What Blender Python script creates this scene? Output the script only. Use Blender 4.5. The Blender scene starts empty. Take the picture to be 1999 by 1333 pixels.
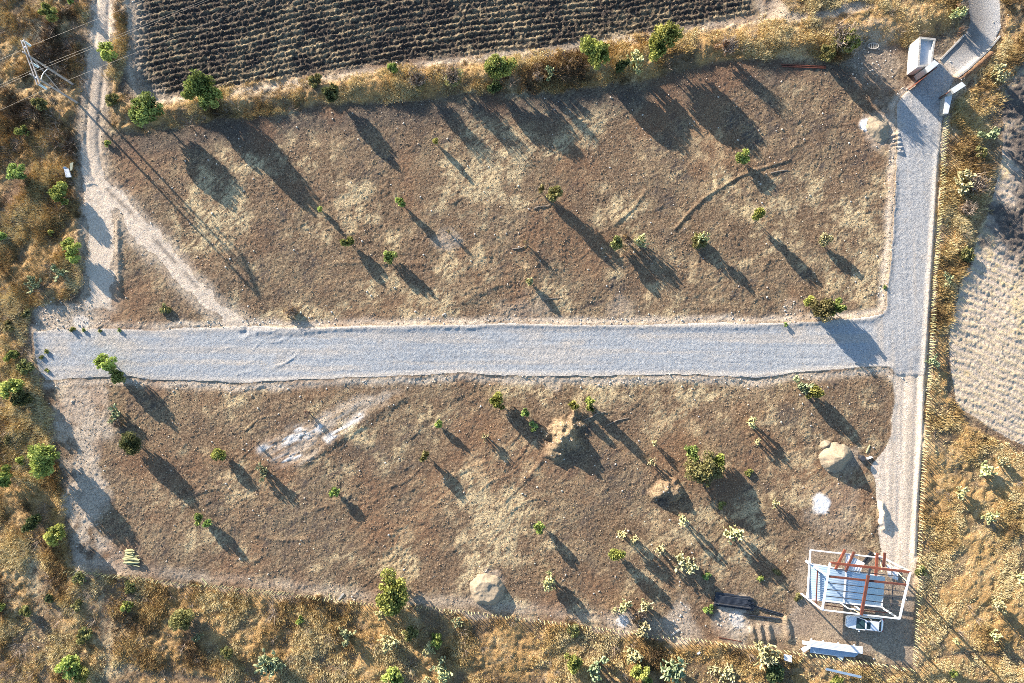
import bpy, math, random
import numpy as np
from mathutils import Vector, Matrix, Quaternion

R = math.radians
SC = bpy.context.scene
COL = SC.collection

# ------------------------------------------------------------------ camera
PW, PH, F = 1999.0, 1333.0, 1428.0      # photo size and focal length in its pixels
H = 100.0                               # camera height above the ground (m)
NADIR = (1000.0, 720.0)                 # pixel straight below the camera
cam_d = bpy.data.cameras.new('camera')
cam = bpy.data.objects.new('camera', cam_d)
COL.objects.link(cam)
SC.camera = cam
cam_d.sensor_width = 36.0
cam_d.lens = 36.0 * F / PW
cam_d.clip_start = 1.0
cam_d.clip_end = 8000.0
nd = Vector(((NADIR[0] - PW / 2) / F, (PH / 2 - NADIR[1]) / F, -1.0)).normalized()
ROT = nd.rotation_difference(Vector((0, 0, -1)))
cam.rotation_mode = 'QUATERNION'
cam.rotation_quaternion = ROT
cam.location = (0, 0, H)

# ------------------------------------------------------------------ sky, sun, exposure
SUN_EL = 15.0
SUN_DIR = (0.69, -0.724)                # the way the shadows run
wd = bpy.data.worlds.new('World')
SC.world = wd
wd.use_nodes = True
wn = wd.node_tree
for n in list(wn.nodes):
    wn.nodes.remove(n)
wo = wn.nodes.new('ShaderNodeOutputWorld')
bg = wn.nodes.new('ShaderNodeBackground')
sky = wn.nodes.new('ShaderNodeTexSky')
sky.sky_type = 'NISHITA'
sky.sun_disc = False
sky.ozone_density = 2.2
sky.dust_density = 0.5
sky.sun_elevation = R(SUN_EL)
sky.sun_rotation = math.atan2(-SUN_DIR[0], -SUN_DIR[1])
bg.inputs['Strength'].default_value = 0.115
wn.links.new(sky.outputs[0], bg.inputs['Color'])
wn.links.new(bg.outputs[0], wo.inputs['Surface'])
sd = bpy.data.lights.new('sun', 'SUN')
sd.energy = 5.0
sd.angle = R(0.5)
sd.color = (1.0, 0.88, 0.74)
sun = bpy.data.objects.new('sun', sd)
COL.objects.link(sun)
tv = Vector((SUN_DIR[0] * math.cos(R(SUN_EL)), SUN_DIR[1] * math.cos(R(SUN_EL)), -math.sin(R(SUN_EL))))
sun.rotation_mode = 'QUATERNION'
sun.rotation_quaternion = Vector((0, 0, -1)).rotation_difference(tv)
sun.location = (-60, 60, 60)
SC.view_settings.view_transform = 'Standard'
SC.view_settings.look = 'None'
SC.view_settings.gamma = 1.0
SC.view_settings.exposure = 1.80
SC.render.engine = 'CYCLES'
SC.cycles.use_denoising = False
SC.cycles.filter_width = 0.9
SC.cycles.max_bounces = 4

# ------------------------------------------------------------------ pixel -> ground
RM = np.array(ROT.to_matrix())

def G(px, py, z=0.0):
    """world x, y of the point at height z that the photograph shows at (px, py)"""
    d = RM @ np.array(((px - PW / 2) / F, (PH / 2 - py) / F, -1.0))
    t = (z - H) / d[2]
    return d[0] * t, d[1] * t

def P(px, py, z=0.0):
    x, y = G(px, py, z)
    return Vector((x, y, z))

def PL(pts, z=0.0):
    return [G(a, b, z) for a, b in pts]

# ------------------------------------------------------------------ helpers
def link(name, me, m=None, parent=None, loc=None):
    o = bpy.data.objects.new(name, me)
    COL.objects.link(o)
    if m is not None and me is not None and len(me.materials) == 0:
        me.materials.append(m)
    if parent is not None:
        o.parent = parent
    if loc is not None:
        o.location = loc
    return o

def tag(o, label=None, cat=None, group=None, kind=None):
    if label: o['label'] = label
    if cat: o['category'] = cat
    if group: o['group'] = group
    if kind: o['kind'] = kind
    return o

def empty(name, loc=(0, 0, 0), rz=0.0):
    o = bpy.data.objects.new(name, None)
    COL.objects.link(o)
    o.location = loc
    o.rotation_euler = (0, 0, rz)
    o.empty_display_size = 0.3
    return o

def dup(root):
    r = root.copy(); COL.objects.link(r)
    for ch in root.children:
        c = ch.copy(); COL.objects.link(c); c.parent = r
        for g in ch.children:
            d = g.copy(); COL.objects.link(d); d.parent = c
    return r

def npmesh(name, v, f, tint=None, smooth=False, attrs=None):
    """mesh from numpy verts and faces (all triangles or all quads)"""
    me = bpy.data.meshes.new(name)
    v = np.ascontiguousarray(v, dtype=np.float32)
    f = np.ascontiguousarray(f, dtype=np.int32)
    k = f.shape[1]
    me.vertices.add(len(v)); me.vertices.foreach_set('co', v.ravel())
    me.loops.add(f.size); me.loops.foreach_set('vertex_index', f.ravel())
    me.polygons.add(len(f))
    me.polygons.foreach_set('loop_start', np.arange(0, f.size, k, dtype=np.int32))
    me.polygons.foreach_set('loop_total', np.full(len(f), k, dtype=np.int32))
    if smooth:
        me.polygons.foreach_set('use_smooth', np.ones(len(f), dtype=bool))
    if tint is not None:
        a = me.attributes.new('tint', 'FLOAT', 'POINT')
        a.data.foreach_set('value', np.ascontiguousarray(tint, dtype=np.float32))
    for nm, arr in (attrs or {}).items():
        a = me.attributes.new(nm, 'FLOAT_COLOR', 'POINT')
        a.data.foreach_set('color', np.ascontiguousarray(arr, dtype=np.float32).ravel())
    me.update(calc_edges=True)
    me.validate()
    return me

class MB:
    """collects boxes, bars, tubes and prisms for one mesh"""
    def __init__(s):
        s.v = []; s.f = []
    def add(s, vs, fs):
        b = len(s.v)
        s.v += [tuple(p) for p in vs]
        s.f += [tuple(b + i for i in f) for f in fs]
        return s
    def bar(s, a, b, w, h, up=(0, 0, 1)):
        a, b = Vector(a), Vector(b)
        d = (b - a).normalized(); up = Vector(up)
        if abs(d.dot(up)) > 0.98: up = Vector((0, 1, 0))
        x = d.cross(up).normalized() * (w / 2); y = x.cross(d).normalized() * (h / 2)
        vs = [a - x - y, a + x - y, a + x + y, a - x + y, b - x - y, b + x - y, b + x + y, b - x + y]
        return s.add(vs, [(0, 1, 2, 3), (7, 6, 5, 4), (0, 4, 5, 1), (1, 5, 6, 2), (2, 6, 7, 3), (3, 7, 4, 0)])
    def box(s, c, sx, sy, sz):
        x, y, z = c
        return s.bar((x - sx / 2, y, z), (x + sx / 2, y, z), sy, sz)
    def tube(s, pts, r, n=6, r2=None):
        pts = [Vector(p) for p in pts]; m = len(pts); rings = []
        for i, p in enumerate(pts):
            d = (pts[min(i + 1, m - 1)] - pts[max(i - 1, 0)]).normalized()
            u = Vector((0, 0, 1)) if abs(d.z) < 0.9 else Vector((1, 0, 0))
            x = d.cross(u).normalized(); y = x.cross(d)
            rr = r if r2 is None else r + (r2 - r) * i / (m - 1)
            rings += [p + (x * math.cos(2 * math.pi * k / n) + y * math.sin(2 * math.pi * k / n)) * rr for k in range(n)]
        fs = [(i * n + k, i * n + (k + 1) % n, (i + 1) * n + (k + 1) % n, (i + 1) * n + k) for i in range(m - 1) for k in range(n)]
        fs += [tuple(range(n))[::-1], tuple(range((m - 1) * n, m * n))]
        return s.add(rings, fs)
    def prism(s, poly, z0, z1):
        n = len(poly)
        vs = [(x, y, z0) for x, y in poly] + [(x, y, z1) for x, y in poly]
        return s.add(vs, [tuple(range(n))[::-1], tuple(range(n, 2 * n))] + [(i, (i + 1) % n, n + (i + 1) % n, n + i) for i in range(n)])
    def mesh(s, name):
        me = bpy.data.meshes.new(name)
        me.from_pydata(s.v, [], s.f); me.update()
        return me
    def build(s, name, m, parent=None, loc=None):
        return link(name, s.mesh(name), m, parent, loc)

def bevel(o, w, seg=2):
    b = o.modifiers.new('bevel', 'BEVEL'); b.width = w; b.segments = seg; b.limit_method = 'ANGLE'
    return o

# numpy noise
_rs = np.random.RandomState(7)
_T = _rs.rand(512, 512).astype(np.float32)

def vn(x, y, s, seed=0):
    x = np.asarray(x, dtype=np.float64) / s + seed * 17.31 + 1000.0
    y = np.asarray(y, dtype=np.float64) / s + seed * 9.77 + 1000.0
    ix = np.floor(x).astype(np.int64); iy = np.floor(y).astype(np.int64)
    fx = (x - ix).astype(np.float32); fy = (y - iy).astype(np.float32)
    fx = fx * fx * (3 - 2 * fx); fy = fy * fy * (3 - 2 * fy)
    a = _T[ix & 511, iy & 511]; b = _T[(ix + 1) & 511, iy & 511]
    c = _T[ix & 511, (iy + 1) & 511]; d = _T[(ix + 1) & 511, (iy + 1) & 511]
    return (a * (1 - fx) + b * fx) * (1 - fy) + (c * (1 - fx) + d * fx) * fy

def fbm(x, y, s, seed=0, o=4, g=0.55):
    r = 0.0; a = 1.0; t = 0.0
    for i in range(o):
        # turn each octave so that the lattice does not show
        c, sn = math.cos(0.7 * i + 0.4), math.sin(0.7 * i + 0.4)
        r = r + a * vn(x * c - y * sn, x * sn + y * c, s / 2 ** i, seed + i * 3)
        t += a; a *= g
    return r / t

def sstep(a, b, x):
    t = np.clip((x - a) / (b - a), 0, 1)
    return t * t * (3 - 2 * t)

# ------------------------------------------------------------------ materials
class NT:
    def __init__(s, name):
        s.m = bpy.data.materials.new(name); s.m.use_nodes = True
        s.t = s.m.node_tree
        s.b = s.t.nodes['Principled BSDF']
        s.b.inputs['Roughness'].default_value = 0.9
        s.b.inputs['Specular IOR Level'].default_value = 0.15
        s.tc = s.t.nodes.new('ShaderNodeTexCoord')
    def n(s, kind, **kw):
        o = s.t.nodes.new(kind)
        for k, v in kw.items(): setattr(o, k, v)
        return o
    def l(s, a, b): s.t.links.new(a, b)
    def noise(s, scale, detail=4.0, rough=0.6, stretch=None, rot=0.0):
        o = s.n('ShaderNodeTexNoise')
        o.inputs['Scale'].default_value = scale; o.inputs['Detail'].default_value = detail; o.inputs['Roughness'].default_value = rough
        src = s.tc.outputs['Object']
        if stretch:
            mp = s.n('ShaderNodeMapping'); mp.inputs['Scale'].default_value = stretch; mp.inputs['Rotation'].default_value = (0, 0, rot)
            s.l(src, mp.inputs['Vector']); src = mp.outputs[0]
        s.l(src, o.inputs['Vector'])
        return o.outputs['Fac']
    def ramp(s, fac, stops):
        o = s.n('ShaderNodeValToRGB'); e = o.color_ramp.elements
        while len(e) < len(stops): e.new(0.5)
        for el, (p, c) in zip(e, stops):
            el.position = p; el.color = (*c, 1)
        s.l(fac, o.inputs[0]); return o.outputs[0]
    def attr(s, name):
        o = s.n('ShaderNodeAttribute'); o.attribute_name = name; return o
    def math(s, op, a, b=None, clamp=False):
        o = s.n('ShaderNodeMath', operation=op, use_clamp=clamp)
        for i, x in enumerate((a, b)):
            if x is None: continue
            if isinstance(x, (int, float)): o.inputs[i].default_value = x
            else: s.l(x, o.inputs[i])
        return o.outputs[0]
    def mix(s, fac, a, b, blend='MIX'):
        o = s.n('ShaderNodeMix', data_type='RGBA', blend_type=blend)
        if isinstance(fac, (int, float)): o.inputs[0].default_value = fac
        else: s.l(fac, o.inputs[0])
        for i, x in ((6, a), (7, b)):
            if isinstance(x, tuple): o.inputs[i].default_value = (*x, 1)
            else: s.l(x, o.inputs[i])
        return o.outputs[2]
    def bump(s, fac, dist, strength=1.0):
        o = s.n('ShaderNodeBump'); o.inputs['Distance'].default_value = dist; o.inputs['Strength'].default_value = strength
        s.l(fac, o.inputs['Height']); s.l(o.outputs[0], s.b.inputs['Normal'])
    def color(s, c):
        if isinstance(c, tuple): s.b.inputs['Base Color'].default_value = (*c, 1)
        else: s.l(c, s.b.inputs['Base Color'])
        return s

def m_plain(name, c1, c2, scale=3.0, rough=0.6, metal=0.0, spec=0.3, bump=0.0, detail=5.0):
    """paint, metal, wood and the like: two tones worn into one another"""
    t = NT(name)
    t.color(t.ramp(t.noise(scale, detail, 0.65), [(0.32, c1), (0.68, c2)]))
    t.b.inputs['Roughness'].default_value = rough; t.b.inputs['Metallic'].default_value = metal
    t.b.inputs['Specular IOR Level'].default_value = spec
    if bump: t.bump(t.noise(scale * 3), bump)
    return t.m

def m_leaf(name, dark, light, trans=0.25):
    t = NT(name)
    c = t.ramp(t.attr('tint').outputs['Fac'], [(0.0, dark), (1.0, light)])
    oi = t.n('ShaderNodeObjectInfo')
    hs = t.n('ShaderNodeHueSaturation')
    t.l(t.math('ADD', t.math('MULTIPLY', oi.outputs['Random'], 0.07), 0.455), hs.inputs['Hue'])
    t.l(t.math('ADD', t.math('MULTIPLY', oi.outputs['Random'], 0.35), 1.02), hs.inputs['Value'])
    hs.inputs['Saturation'].default_value = 0.92
    t.l(c, hs.inputs['Color']); c = hs.outputs[0]
    t.color(c)
    t.b.inputs['Roughness'].default_value = 0.7
    tr = t.n('ShaderNodeBsdfTranslucent'); t.l(c, tr.inputs['Color'])
    mx = t.n('ShaderNodeMixShader'); mx.inputs[0].default_value = trans
    out = [n for n in t.t.nodes if n.type == 'OUTPUT_MATERIAL'][0]
    t.l(t.b.outputs[0], mx.inputs[1]); t.l(tr.outputs[0], mx.inputs[2]); t.l(mx.outputs[0], out.inputs['Surface'])
    return t.m

def m_ground(name, base):
    """earth sheet: base tone plus straw, pale earth, lime, dark soil (painted hedge and tree shade too) and litter where the masks carry them"""
    t = NT(name)
    n1 = t.noise(0.9, 6, 0.65); n2 = t.noise(4.5, 5, 0.7); n3 = t.noise(9.0, 3, 0.7)
    A = t.n('ShaderNodeSeparateColor'); t.l(t.attr('mask_a').outputs['Color'], A.inputs[0])
    B = t.n('ShaderNodeSeparateColor'); t.l(t.attr('mask_b').outputs['Color'], B.inputs[0])
    c = t.ramp(n2, base)
    c = t.mix(t.math('MULTIPLY', t.math('SUBTRACT', n1, 0.5), 0.9, True), c, (0.215, 0.148, 0.096))
    grain = t.math('MULTIPLY', t.math('SUBTRACT', t.math('ADD', n2, n3), 1.0), 1.7)
    def fac(mask, k=1.35):
        return t.math('MULTIPLY', mask, t.math('ADD', t.math('MULTIPLY', grain, k), 1.0, True), True)
    # litter of dead grass
    lit = t.ramp(n3, [(0.3, (0.17, 0.10, 0.045)), (0.55, (0.36, 0.22, 0.085)), (0.75, (0.50, 0.35, 0.16))])
    c = t.mix(fac(B.outputs[0], 0.7), c, lit)
    st = t.ramp(n3, [(0.3, (0.36, 0.26, 0.14)), (0.7, (0.60, 0.48, 0.285))])
    c = t.mix(fac(A.outputs[0], 2.4), c, st)
    pl = t.ramp(n2, [(0.3, (0.34, 0.275, 0.205)), (0.7, (0.55, 0.465, 0.37))])
    c = t.mix(fac(A.outputs[1], 0.8), c, pl)
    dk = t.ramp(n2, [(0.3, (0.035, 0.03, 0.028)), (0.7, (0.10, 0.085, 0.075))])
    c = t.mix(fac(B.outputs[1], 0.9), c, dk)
    rd = t.ramp(n3, [(0.3, (0.13, 0.065, 0.035)), (0.7, (0.24, 0.13, 0.07))])
    c = t.mix(fac(B.outputs[2], 0.9), c, rd)
    c = t.mix(fac(A.outputs[2], 0.7), c, (0.80, 0.79, 0.76))
    # bright flecks of straw and stone
    fl = t.math('GREATER_THAN', t.noise(7.5, 2, 0.5), 0.665)
    c = t.mix(t.math('MULTIPLY', fl, 0.55), c, (0.56, 0.45, 0.29))
    dkf = t.math('GREATER_THAN', t.noise(6.2, 3, 0.6), 0.60)
    c = t.mix(t.math('MULTIPLY', dkf, 0.5), c, t.mix(0.72, c, (0.012, 0.010, 0.010)))
    t.color(c)
    t.bump(t.math('ADD', n2, n3), 0.12, 0.7)
    return t.m

M = {}
M['soil'] = m_ground('ground earth', [(0.34, (0.044, 0.026, 0.017)), (0.5, (0.142, 0.093, 0.056)), (0.67, (0.29, 0.205, 0.132))])
M['gravel'] = m_ground('crushed gravel', [(0.3, (0.20, 0.215, 0.23)), (0.5, (0.29, 0.305, 0.32)), (0.7, (0.40, 0.41, 0.415))])
M['track'] = m_ground('pale track earth', [(0.3, (0.40, 0.315, 0.235)), (0.5, (0.56, 0.46, 0.36)), (0.7, (0.70, 0.60, 0.49))])
M['plough'] = m_ground('ploughed earth', [(0.3, (0.012, 0.010, 0.010)), (0.5, (0.033, 0.026, 0.023)), (0.7, (0.10, 0.078, 0.060))])
M['stubble'] = m_ground('stubble earth', [(0.3, (0.27, 0.21, 0.165)), (0.5, (0.42, 0.345, 0.28)), (0.7, (0.58, 0.50, 0.42))])
M['drive'] = m_ground('worn concrete', [(0.3, (0.36, 0.34, 0.32)), (0.5, (0.44, 0.42, 0.39)), (0.7, (0.52, 0.49, 0.46))])
M['white_paint'] = m_plain('white painted steel', (0.52, 0.53, 0.545), (0.70, 0.70, 0.70), 2.0, 0.45)
M['white_render'] = m_plain('white render', (0.38, 0.365, 0.33), (0.52, 0.50, 0.455), 1.6, 0.9, bump=0.01)
M['roof_render'] = m_plain('roof screed', (0.42, 0.44, 0.46), (0.58, 0.59, 0.60), 1.5, 0.9)
M['stone'] = m_plain('grey stone', (0.22, 0.20, 0.18), (0.46, 0.43, 0.38), 3.5, 0.95, bump=0.05)
M['clod'] = m_plain('dry clod', (0.09, 0.06, 0.04), (0.34, 0.25, 0.165), 0.8, 0.95)
M['pale_stone'] = m_plain('pale stone', (0.34, 0.29, 0.24), (0.66, 0.59, 0.51), 2.5, 0.95, bump=0.03)
M['sheet'] = m_plain('galvanised sheet', (0.24, 0.33, 0.42), (0.34, 0.43, 0.52), 1.2, 0.38, 0.35, 0.5)
M['rust'] = m_plain('rust primer steel', (0.12, 0.034, 0.020), (0.23, 0.068, 0.036), 2.5, 0.7)
M['dark_rust'] = m_plain('dark rusted steel', (0.07, 0.025, 0.018), (0.15, 0.05, 0.03), 2.5, 0.7)
M['dark_steel'] = m_plain('dark steel', (0.03, 0.03, 0.035), (0.08, 0.08, 0.085), 3.0, 0.5, 0.3, 0.4)
M['black_pipe'] = m_plain('black pipe', (0.010, 0.012, 0.018), (0.035, 0.040, 0.05), 2.0, 0.35, 0.0, 0.5)
M['post'] = m_plain('pale stripped post', (0.30, 0.29, 0.14), (0.50, 0.48, 0.27), 1.5, 0.85)
M['weathered'] = m_plain('weathered pole timber', (0.24, 0.22, 0.21), (0.42, 0.39, 0.37), 1.5, 0.85)
M['plank'] = m_plain('grey plank', (0.28, 0.25, 0.21), (0.50, 0.46, 0.40), 2.0, 0.85)
M['yellow_board'] = m_plain('sun bleached board', (0.55, 0.44, 0.24), (0.72, 0.62, 0.40), 2.0, 0.85)
M['glass_ins'] = m_plain('insulator glass', (0.52, 0.60, 0.56), (0.74, 0.80, 0.77), 4.0, 0.25, 0.0, 0.5)
M['wire'] = m_plain('aluminium wire', (0.05, 0.045, 0.04), (0.09, 0.085, 0.08), 1.0, 0.5, 0.3)
M['sand'] = m_plain('building sand', (0.19, 0.15, 0.10), (0.34, 0.275, 0.195), 5.0, 0.95, bump=0.04)
M['bark'] = m_plain('bark', (0.075, 0.055, 0.04), (0.19, 0.14, 0.10), 4.0, 0.95)
M['twig'] = m_plain('dead twig', (0.15, 0.12, 0.095), (0.30, 0.25, 0.20), 2.0, 0.95)
M['bright'] = m_leaf('bright leaves', (0.060, 0.090, 0.018), (0.40, 0.45, 0.095))
M['mid'] = m_leaf('mid green leaves', (0.040, 0.064, 0.018), (0.30, 0.36, 0.085))
M['olive'] = m_leaf('olive leaves', (0.065, 0.068, 0.018), (0.29, 0.28, 0.095))
M['dark'] = m_leaf('dark leaves', (0.020, 0.034, 0.014), (0.13, 0.16, 0.055))
M['brown'] = m_leaf('dead leaves', (0.09, 0.055, 0.025), (0.32, 0.22, 0.10))
M['pad'] = m_leaf('pale cactus pads', (0.13, 0.15, 0.045), (0.44, 0.43, 0.20), 0.05)
M['padd'] = m_leaf('dark cactus pads', (0.045, 0.065, 0.030), (0.25, 0.29, 0.15), 0.05)
def m_dry(name, stops):
    t = NT(name); t.color(t.ramp(t.attr('tint').outputs['Fac'], stops)); return t.m
M['dry'] = m_dry('dry grass blades', [(0.0, (0.075, 0.052, 0.035)), (0.3, (0.20, 0.13, 0.060)), (0.55, (0.41, 0.275, 0.110)), (0.8, (0.58, 0.44, 0.20)), (1.0, (0.66, 0.56, 0.33))])
M['drygrey'] = m_dry('grey dead twigs', [(0.0, (0.07, 0.055, 0.05)), (0.5, (0.20, 0.155, 0.125)), (1.0, (0.42, 0.35, 0.28))])

# ------------------------------------------------------------------ the lie of the land
ST = 0.13
X0, X1, Y0, Y1 = -82.0, 84.0, -54.0, 64.0
NX, NY = int((X1 - X0) / ST) + 1, int((Y1 - Y0) / ST) + 1
gx = X0 + np.arange(NX) * ST
gy = Y0 + np.arange(NY) * ST
XX, YY = np.meshgrid(gx, gy)
CS = 0.64
cgx = np.arange(X0, X1 + CS, CS); cgy = np.arange(Y0, Y1 + CS, CS)
CX, CY = np.meshgrid(cgx, cgy)
# shared edge wobble
WOB = fbm(XX, YY, 3.2, 5, 4, 0.65) - 0.5

def bil(arr, x, y, x0=X0, y0=Y0, st=ST):
    fx = np.clip((np.asarray(x, dtype=np.float64) - x0) / st, 0, arr.shape[1] - 1.001)
    fy = np.clip((np.asarray(y, dtype=np.float64) - y0) / st, 0, arr.shape[0] - 1.001)
    ix = fx.astype(int); iy = fy.astype(int); fx = fx - ix; fy = fy - iy
    return (arr[iy, ix] * (1 - fx) + arr[iy, ix + 1] * fx) * (1 - fy) + (arr[iy + 1, ix] * (1 - fx) + arr[iy + 1, ix + 1] * fx) * fy

def sdf(px_pts):
    """signed distance (m, positive inside) to a polygon given in photo pixels"""
    p = PL(px_pts); n = len(p)
    d = np.full(CX.shape, 1e9); ins = np.zeros(CX.shape, bool)
    for i in range(n):
        ax, ay = p[i]; bx, by = p[(i + 1) % n]
        ex, ey = bx - ax, by - ay
        t = np.clip(((CX - ax) * ex + (CY - ay) * ey) / (ex * ex + ey * ey + 1e-12), 0, 1)
        d = np.minimum(d, (CX - ax - t * ex) ** 2 + (CY - ay - t * ey) ** 2)
        c = (ay > CY) != (by > CY)
        with np.errstate(divide='ignore', invalid='ignore'):
            ins ^= c & (CX < ax + (CY - ay) * ex / (ey if abs(ey) > 1e-9 else 1e-9))
    d = np.sqrt(d); d = np.where(ins, d, -d)
    return bil(d, XX, YY, X0, Y0, CS).astype(np.float32)

def mask(px_pts, soft=0.15, wob=0.8):
    return sstep(-soft, soft, sdf(px_pts) + WOB * wob * 2)

def line_dist(px_pts, reach):
    """distance and place along a polyline, near it only"""
    p = PL(px_pts)
    d = np.full(XX.shape, 99.0, np.float32)
    for (ax, ay), (bx, by) in zip(p[:-1], p[1:]):
        i0 = max(0, int((min(ax, bx) - reach - X0) / ST)); i1 = min(NX, int((max(ax, bx) + reach - X0) / ST) + 2)
        j0 = max(0, int((min(ay, by) - reach - Y0) / ST)); j1 = min(NY, int((max(ay, by) + reach - Y0) / ST) + 2)
        if i1 <= i0 or j1 <= j0: continue
        x = XX[j0:j1, i0:i1]; y = YY[j0:j1, i0:i1]
        ex, ey = bx - ax, by - ay
        t = np.clip(((x - ax) * ex + (y - ay) * ey) / (ex * ex + ey * ey), 0, 1)
        q = np.hypot(x - ax - t * ex, y - ay - t * ey)
        d[j0:j1, i0:i1] = np.minimum(d[j0:j1, i0:i1], q)
    return d

ROAD = [(95, 742), (150, 738), (250, 735), (300, 742), (480, 747), (620, 740), (760, 735), (900, 728), (960, 733), (1040, 735), (1140, 735),
        (1240, 733), (1330, 732), (1400, 735), (1480, 738), (1560, 728), (1680, 716), (1735, 716), (1745, 732), (1806, 732), (1812, 640), (1820, 520),
        (1826, 400), (1833, 300), (1838, 240), (1846, 190), (1862, 152), (1832, 120), (1786, 168), (1768, 180), (1748, 205), (1750, 265), (1747, 330),
        (1742, 420), (1738, 510), (1731, 560), (1729, 600), (1722, 613), (1690, 620), (1600, 628), (1500, 632), (1400, 630), (1300, 634), (1200, 636),
        (1100, 634), (1000, 632), (900, 634), (800, 634), (700, 637), (600, 640), (500, 637), (400, 640), (300, 645), (200, 642), (100, 645), (66, 648),
        (70, 690), (80, 725)]
STRACK = [(1742, 728), (1806, 728), (1803, 800), (1800, 860), (1795, 960), (1790, 1080), (1786, 1120), (1722, 1115), (1716, 1060), (1712, 980),
          (1705, 935), (1692, 912), (1722, 880), (1738, 850), (1742, 790)]
LTRACK = [(184, -160), (226, -160), (226, 0), (216, 80), (206, 150), (198, 230), (200, 310), (215, 352), (250, 392), (296, 440), (346, 500), (395, 552), (434, 588),
          (480, 634), (440, 640), (408, 610), (368, 575), (328, 535), (284, 480), (240, 430), (224, 408), (220, 480), (218, 560), (214, 602), (168, 602),
          (165, 560), (166, 480), (164, 400), (158, 300), (163, 220), (172, 130), (182, 50), (184, 0)]
LPATCH = [(112, 752), (205, 756), (214, 830), (208, 900), (216, 960), (192, 1040), (240, 1080), (262, 1108), (160, 1112), (138, 1050), (127, 950), (108, 850)]
WEDGE = [(62, 600), (110, 588), (170, 590), (215, 590), (224, 640), (70, 645)]
PLOUGH = [(256, -160), (258, 0), (270, 30), (264, 130), (272, 170), (310, 187), (380, 178), (560, 150), (750, 126), (900, 106), (1000, 95), (1120, 83), (1200, 65), (1320, 50),
          (1400, 38), (1478, 26), (1468, 0), (1460, -160)]
RFIELD = [(2300, 60), (1999, 120), (1962, 180), (1955, 300), (1935, 400), (1905, 480), (1872, 560), (1852, 640), (1850, 700), (1865, 790), (1920, 830), (2000, 872), (2300, 950)]
RFDARK = [(2300, 60), (1995, 120), (1972, 180), (1966, 300), (1950, 400), (1930, 470), (1965, 520), (2010, 545), (2300, 640)]
HEDGE = [(214, 178), (310, 195), (380, 186), (560, 159), (750, 136), (900, 118), (1000, 106), (1120, 94), (1200, 77), (1320, 62), (1480, 38), (1500, 20), (1490, -160), (1862, -160),
         (1870, 0), (1872, 55), (1800, 73), (1770, 90), (1690, 85), (1662, 118), (1560, 118), (1420, 116), (1330, 138), (1250, 158), (1170, 168), (1060, 178), (920, 182),
         (780, 196), (640, 202), (500, 222), (420, 234), (300, 252), (214, 256)]
HPATH = [(1500, 0), (1540, 28), (1600, 26), (1650, 14), (1700, 10), (1708, 22), (1650, 30), (1600, 42), (1540, 46), (1490, 38)]
LSCRUB = [(-300, -200), (178, -200), (178, 20), (165, 130), (156, 220), (153, 300), (156, 400), (162, 480), (163, 560), (140, 585), (62, 600), (55, 650), (70, 735), (100, 800), (104, 870),
          (122, 950), (134, 1050), (140, 1108), (200, 1122), (300, 1134), (420, 1146), (560, 1160), (720, 1182), (850, 1192), (1000, 1208), (1150, 1225), (1250, 1243), (1350, 1252),
          (1450, 1264), (1560, 1282), (1700, 1297), (1790, 1312), (1790, 1600), (-300, 1600)]
RSCRUB = [(1846, 240), (1860, 215), (1872, 195), (1905, 165), (1935, 122), (1958, 60), (1962, -160), (2300, -160), (2300, 60), (1995, 110), (1960, 190), (1948, 310), (1925, 420), (1893, 500),
          (1862, 580), (1846, 660), (1848, 760), (1885, 828), (1999, 885), (2300, 960), (2300, 1600), (1788, 1600), (1788, 1290), (1795, 1000), (1808, 800), (1815, 680), (1828, 450), (1840, 300)]
LSTRIP = [(205, 150), (214, 80), (226, 0), (226, -160), (254, -160), (252, 30), (246, 130), (232, 180), (215, 200)]
DRIVE = [(1888, -160), (1888, 0), (1890, 25), (1893, 45), (1882, 70), (1850, 102), (1833, 119), (1862, 153), (1885, 137), (1905, 118), (1923, 102), (1940, 82), (1952, 55), (1950, 0), (1950, -160)]
YARD = [(1545, 1130), (1590, 1065), (1640, 1062), (1720, 1100), (1786, 1108), (1784, 1295), (1700, 1285), (1600, 1272), (1550, 1260), (1470, 1250), (1480, 1215), (1540, 1200)]
CALICHE = [(495, 880), (540, 855), (590, 830), (640, 805), (700, 780), (775, 762), (735, 800), (690, 815), (650, 842), (622, 880), (590, 902), (545, 915), (515, 900)]
LOT = [(215, 258), (300, 252), (450, 240), (560, 215), (700, 200), (900, 190), (1050, 178), (1200, 168), (1300, 150), (1450, 125), (1600, 122), (1720, 160), (1748, 260), (1735, 600),
       (1700, 614), (1000, 628), (240, 636), (225, 600), (232, 430), (218, 380), (205, 300)]
SLOT = [(215, 748), (480, 752), (900, 738), (1480, 742), (1735, 725), (1740, 850), (1700, 910), (1715, 1000), (1715, 1100), (1560, 1200), (1480, 1235), (1250, 1232), (900, 1185), (560, 1150), (300, 1120), (225, 1040), (210, 900)]

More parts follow.
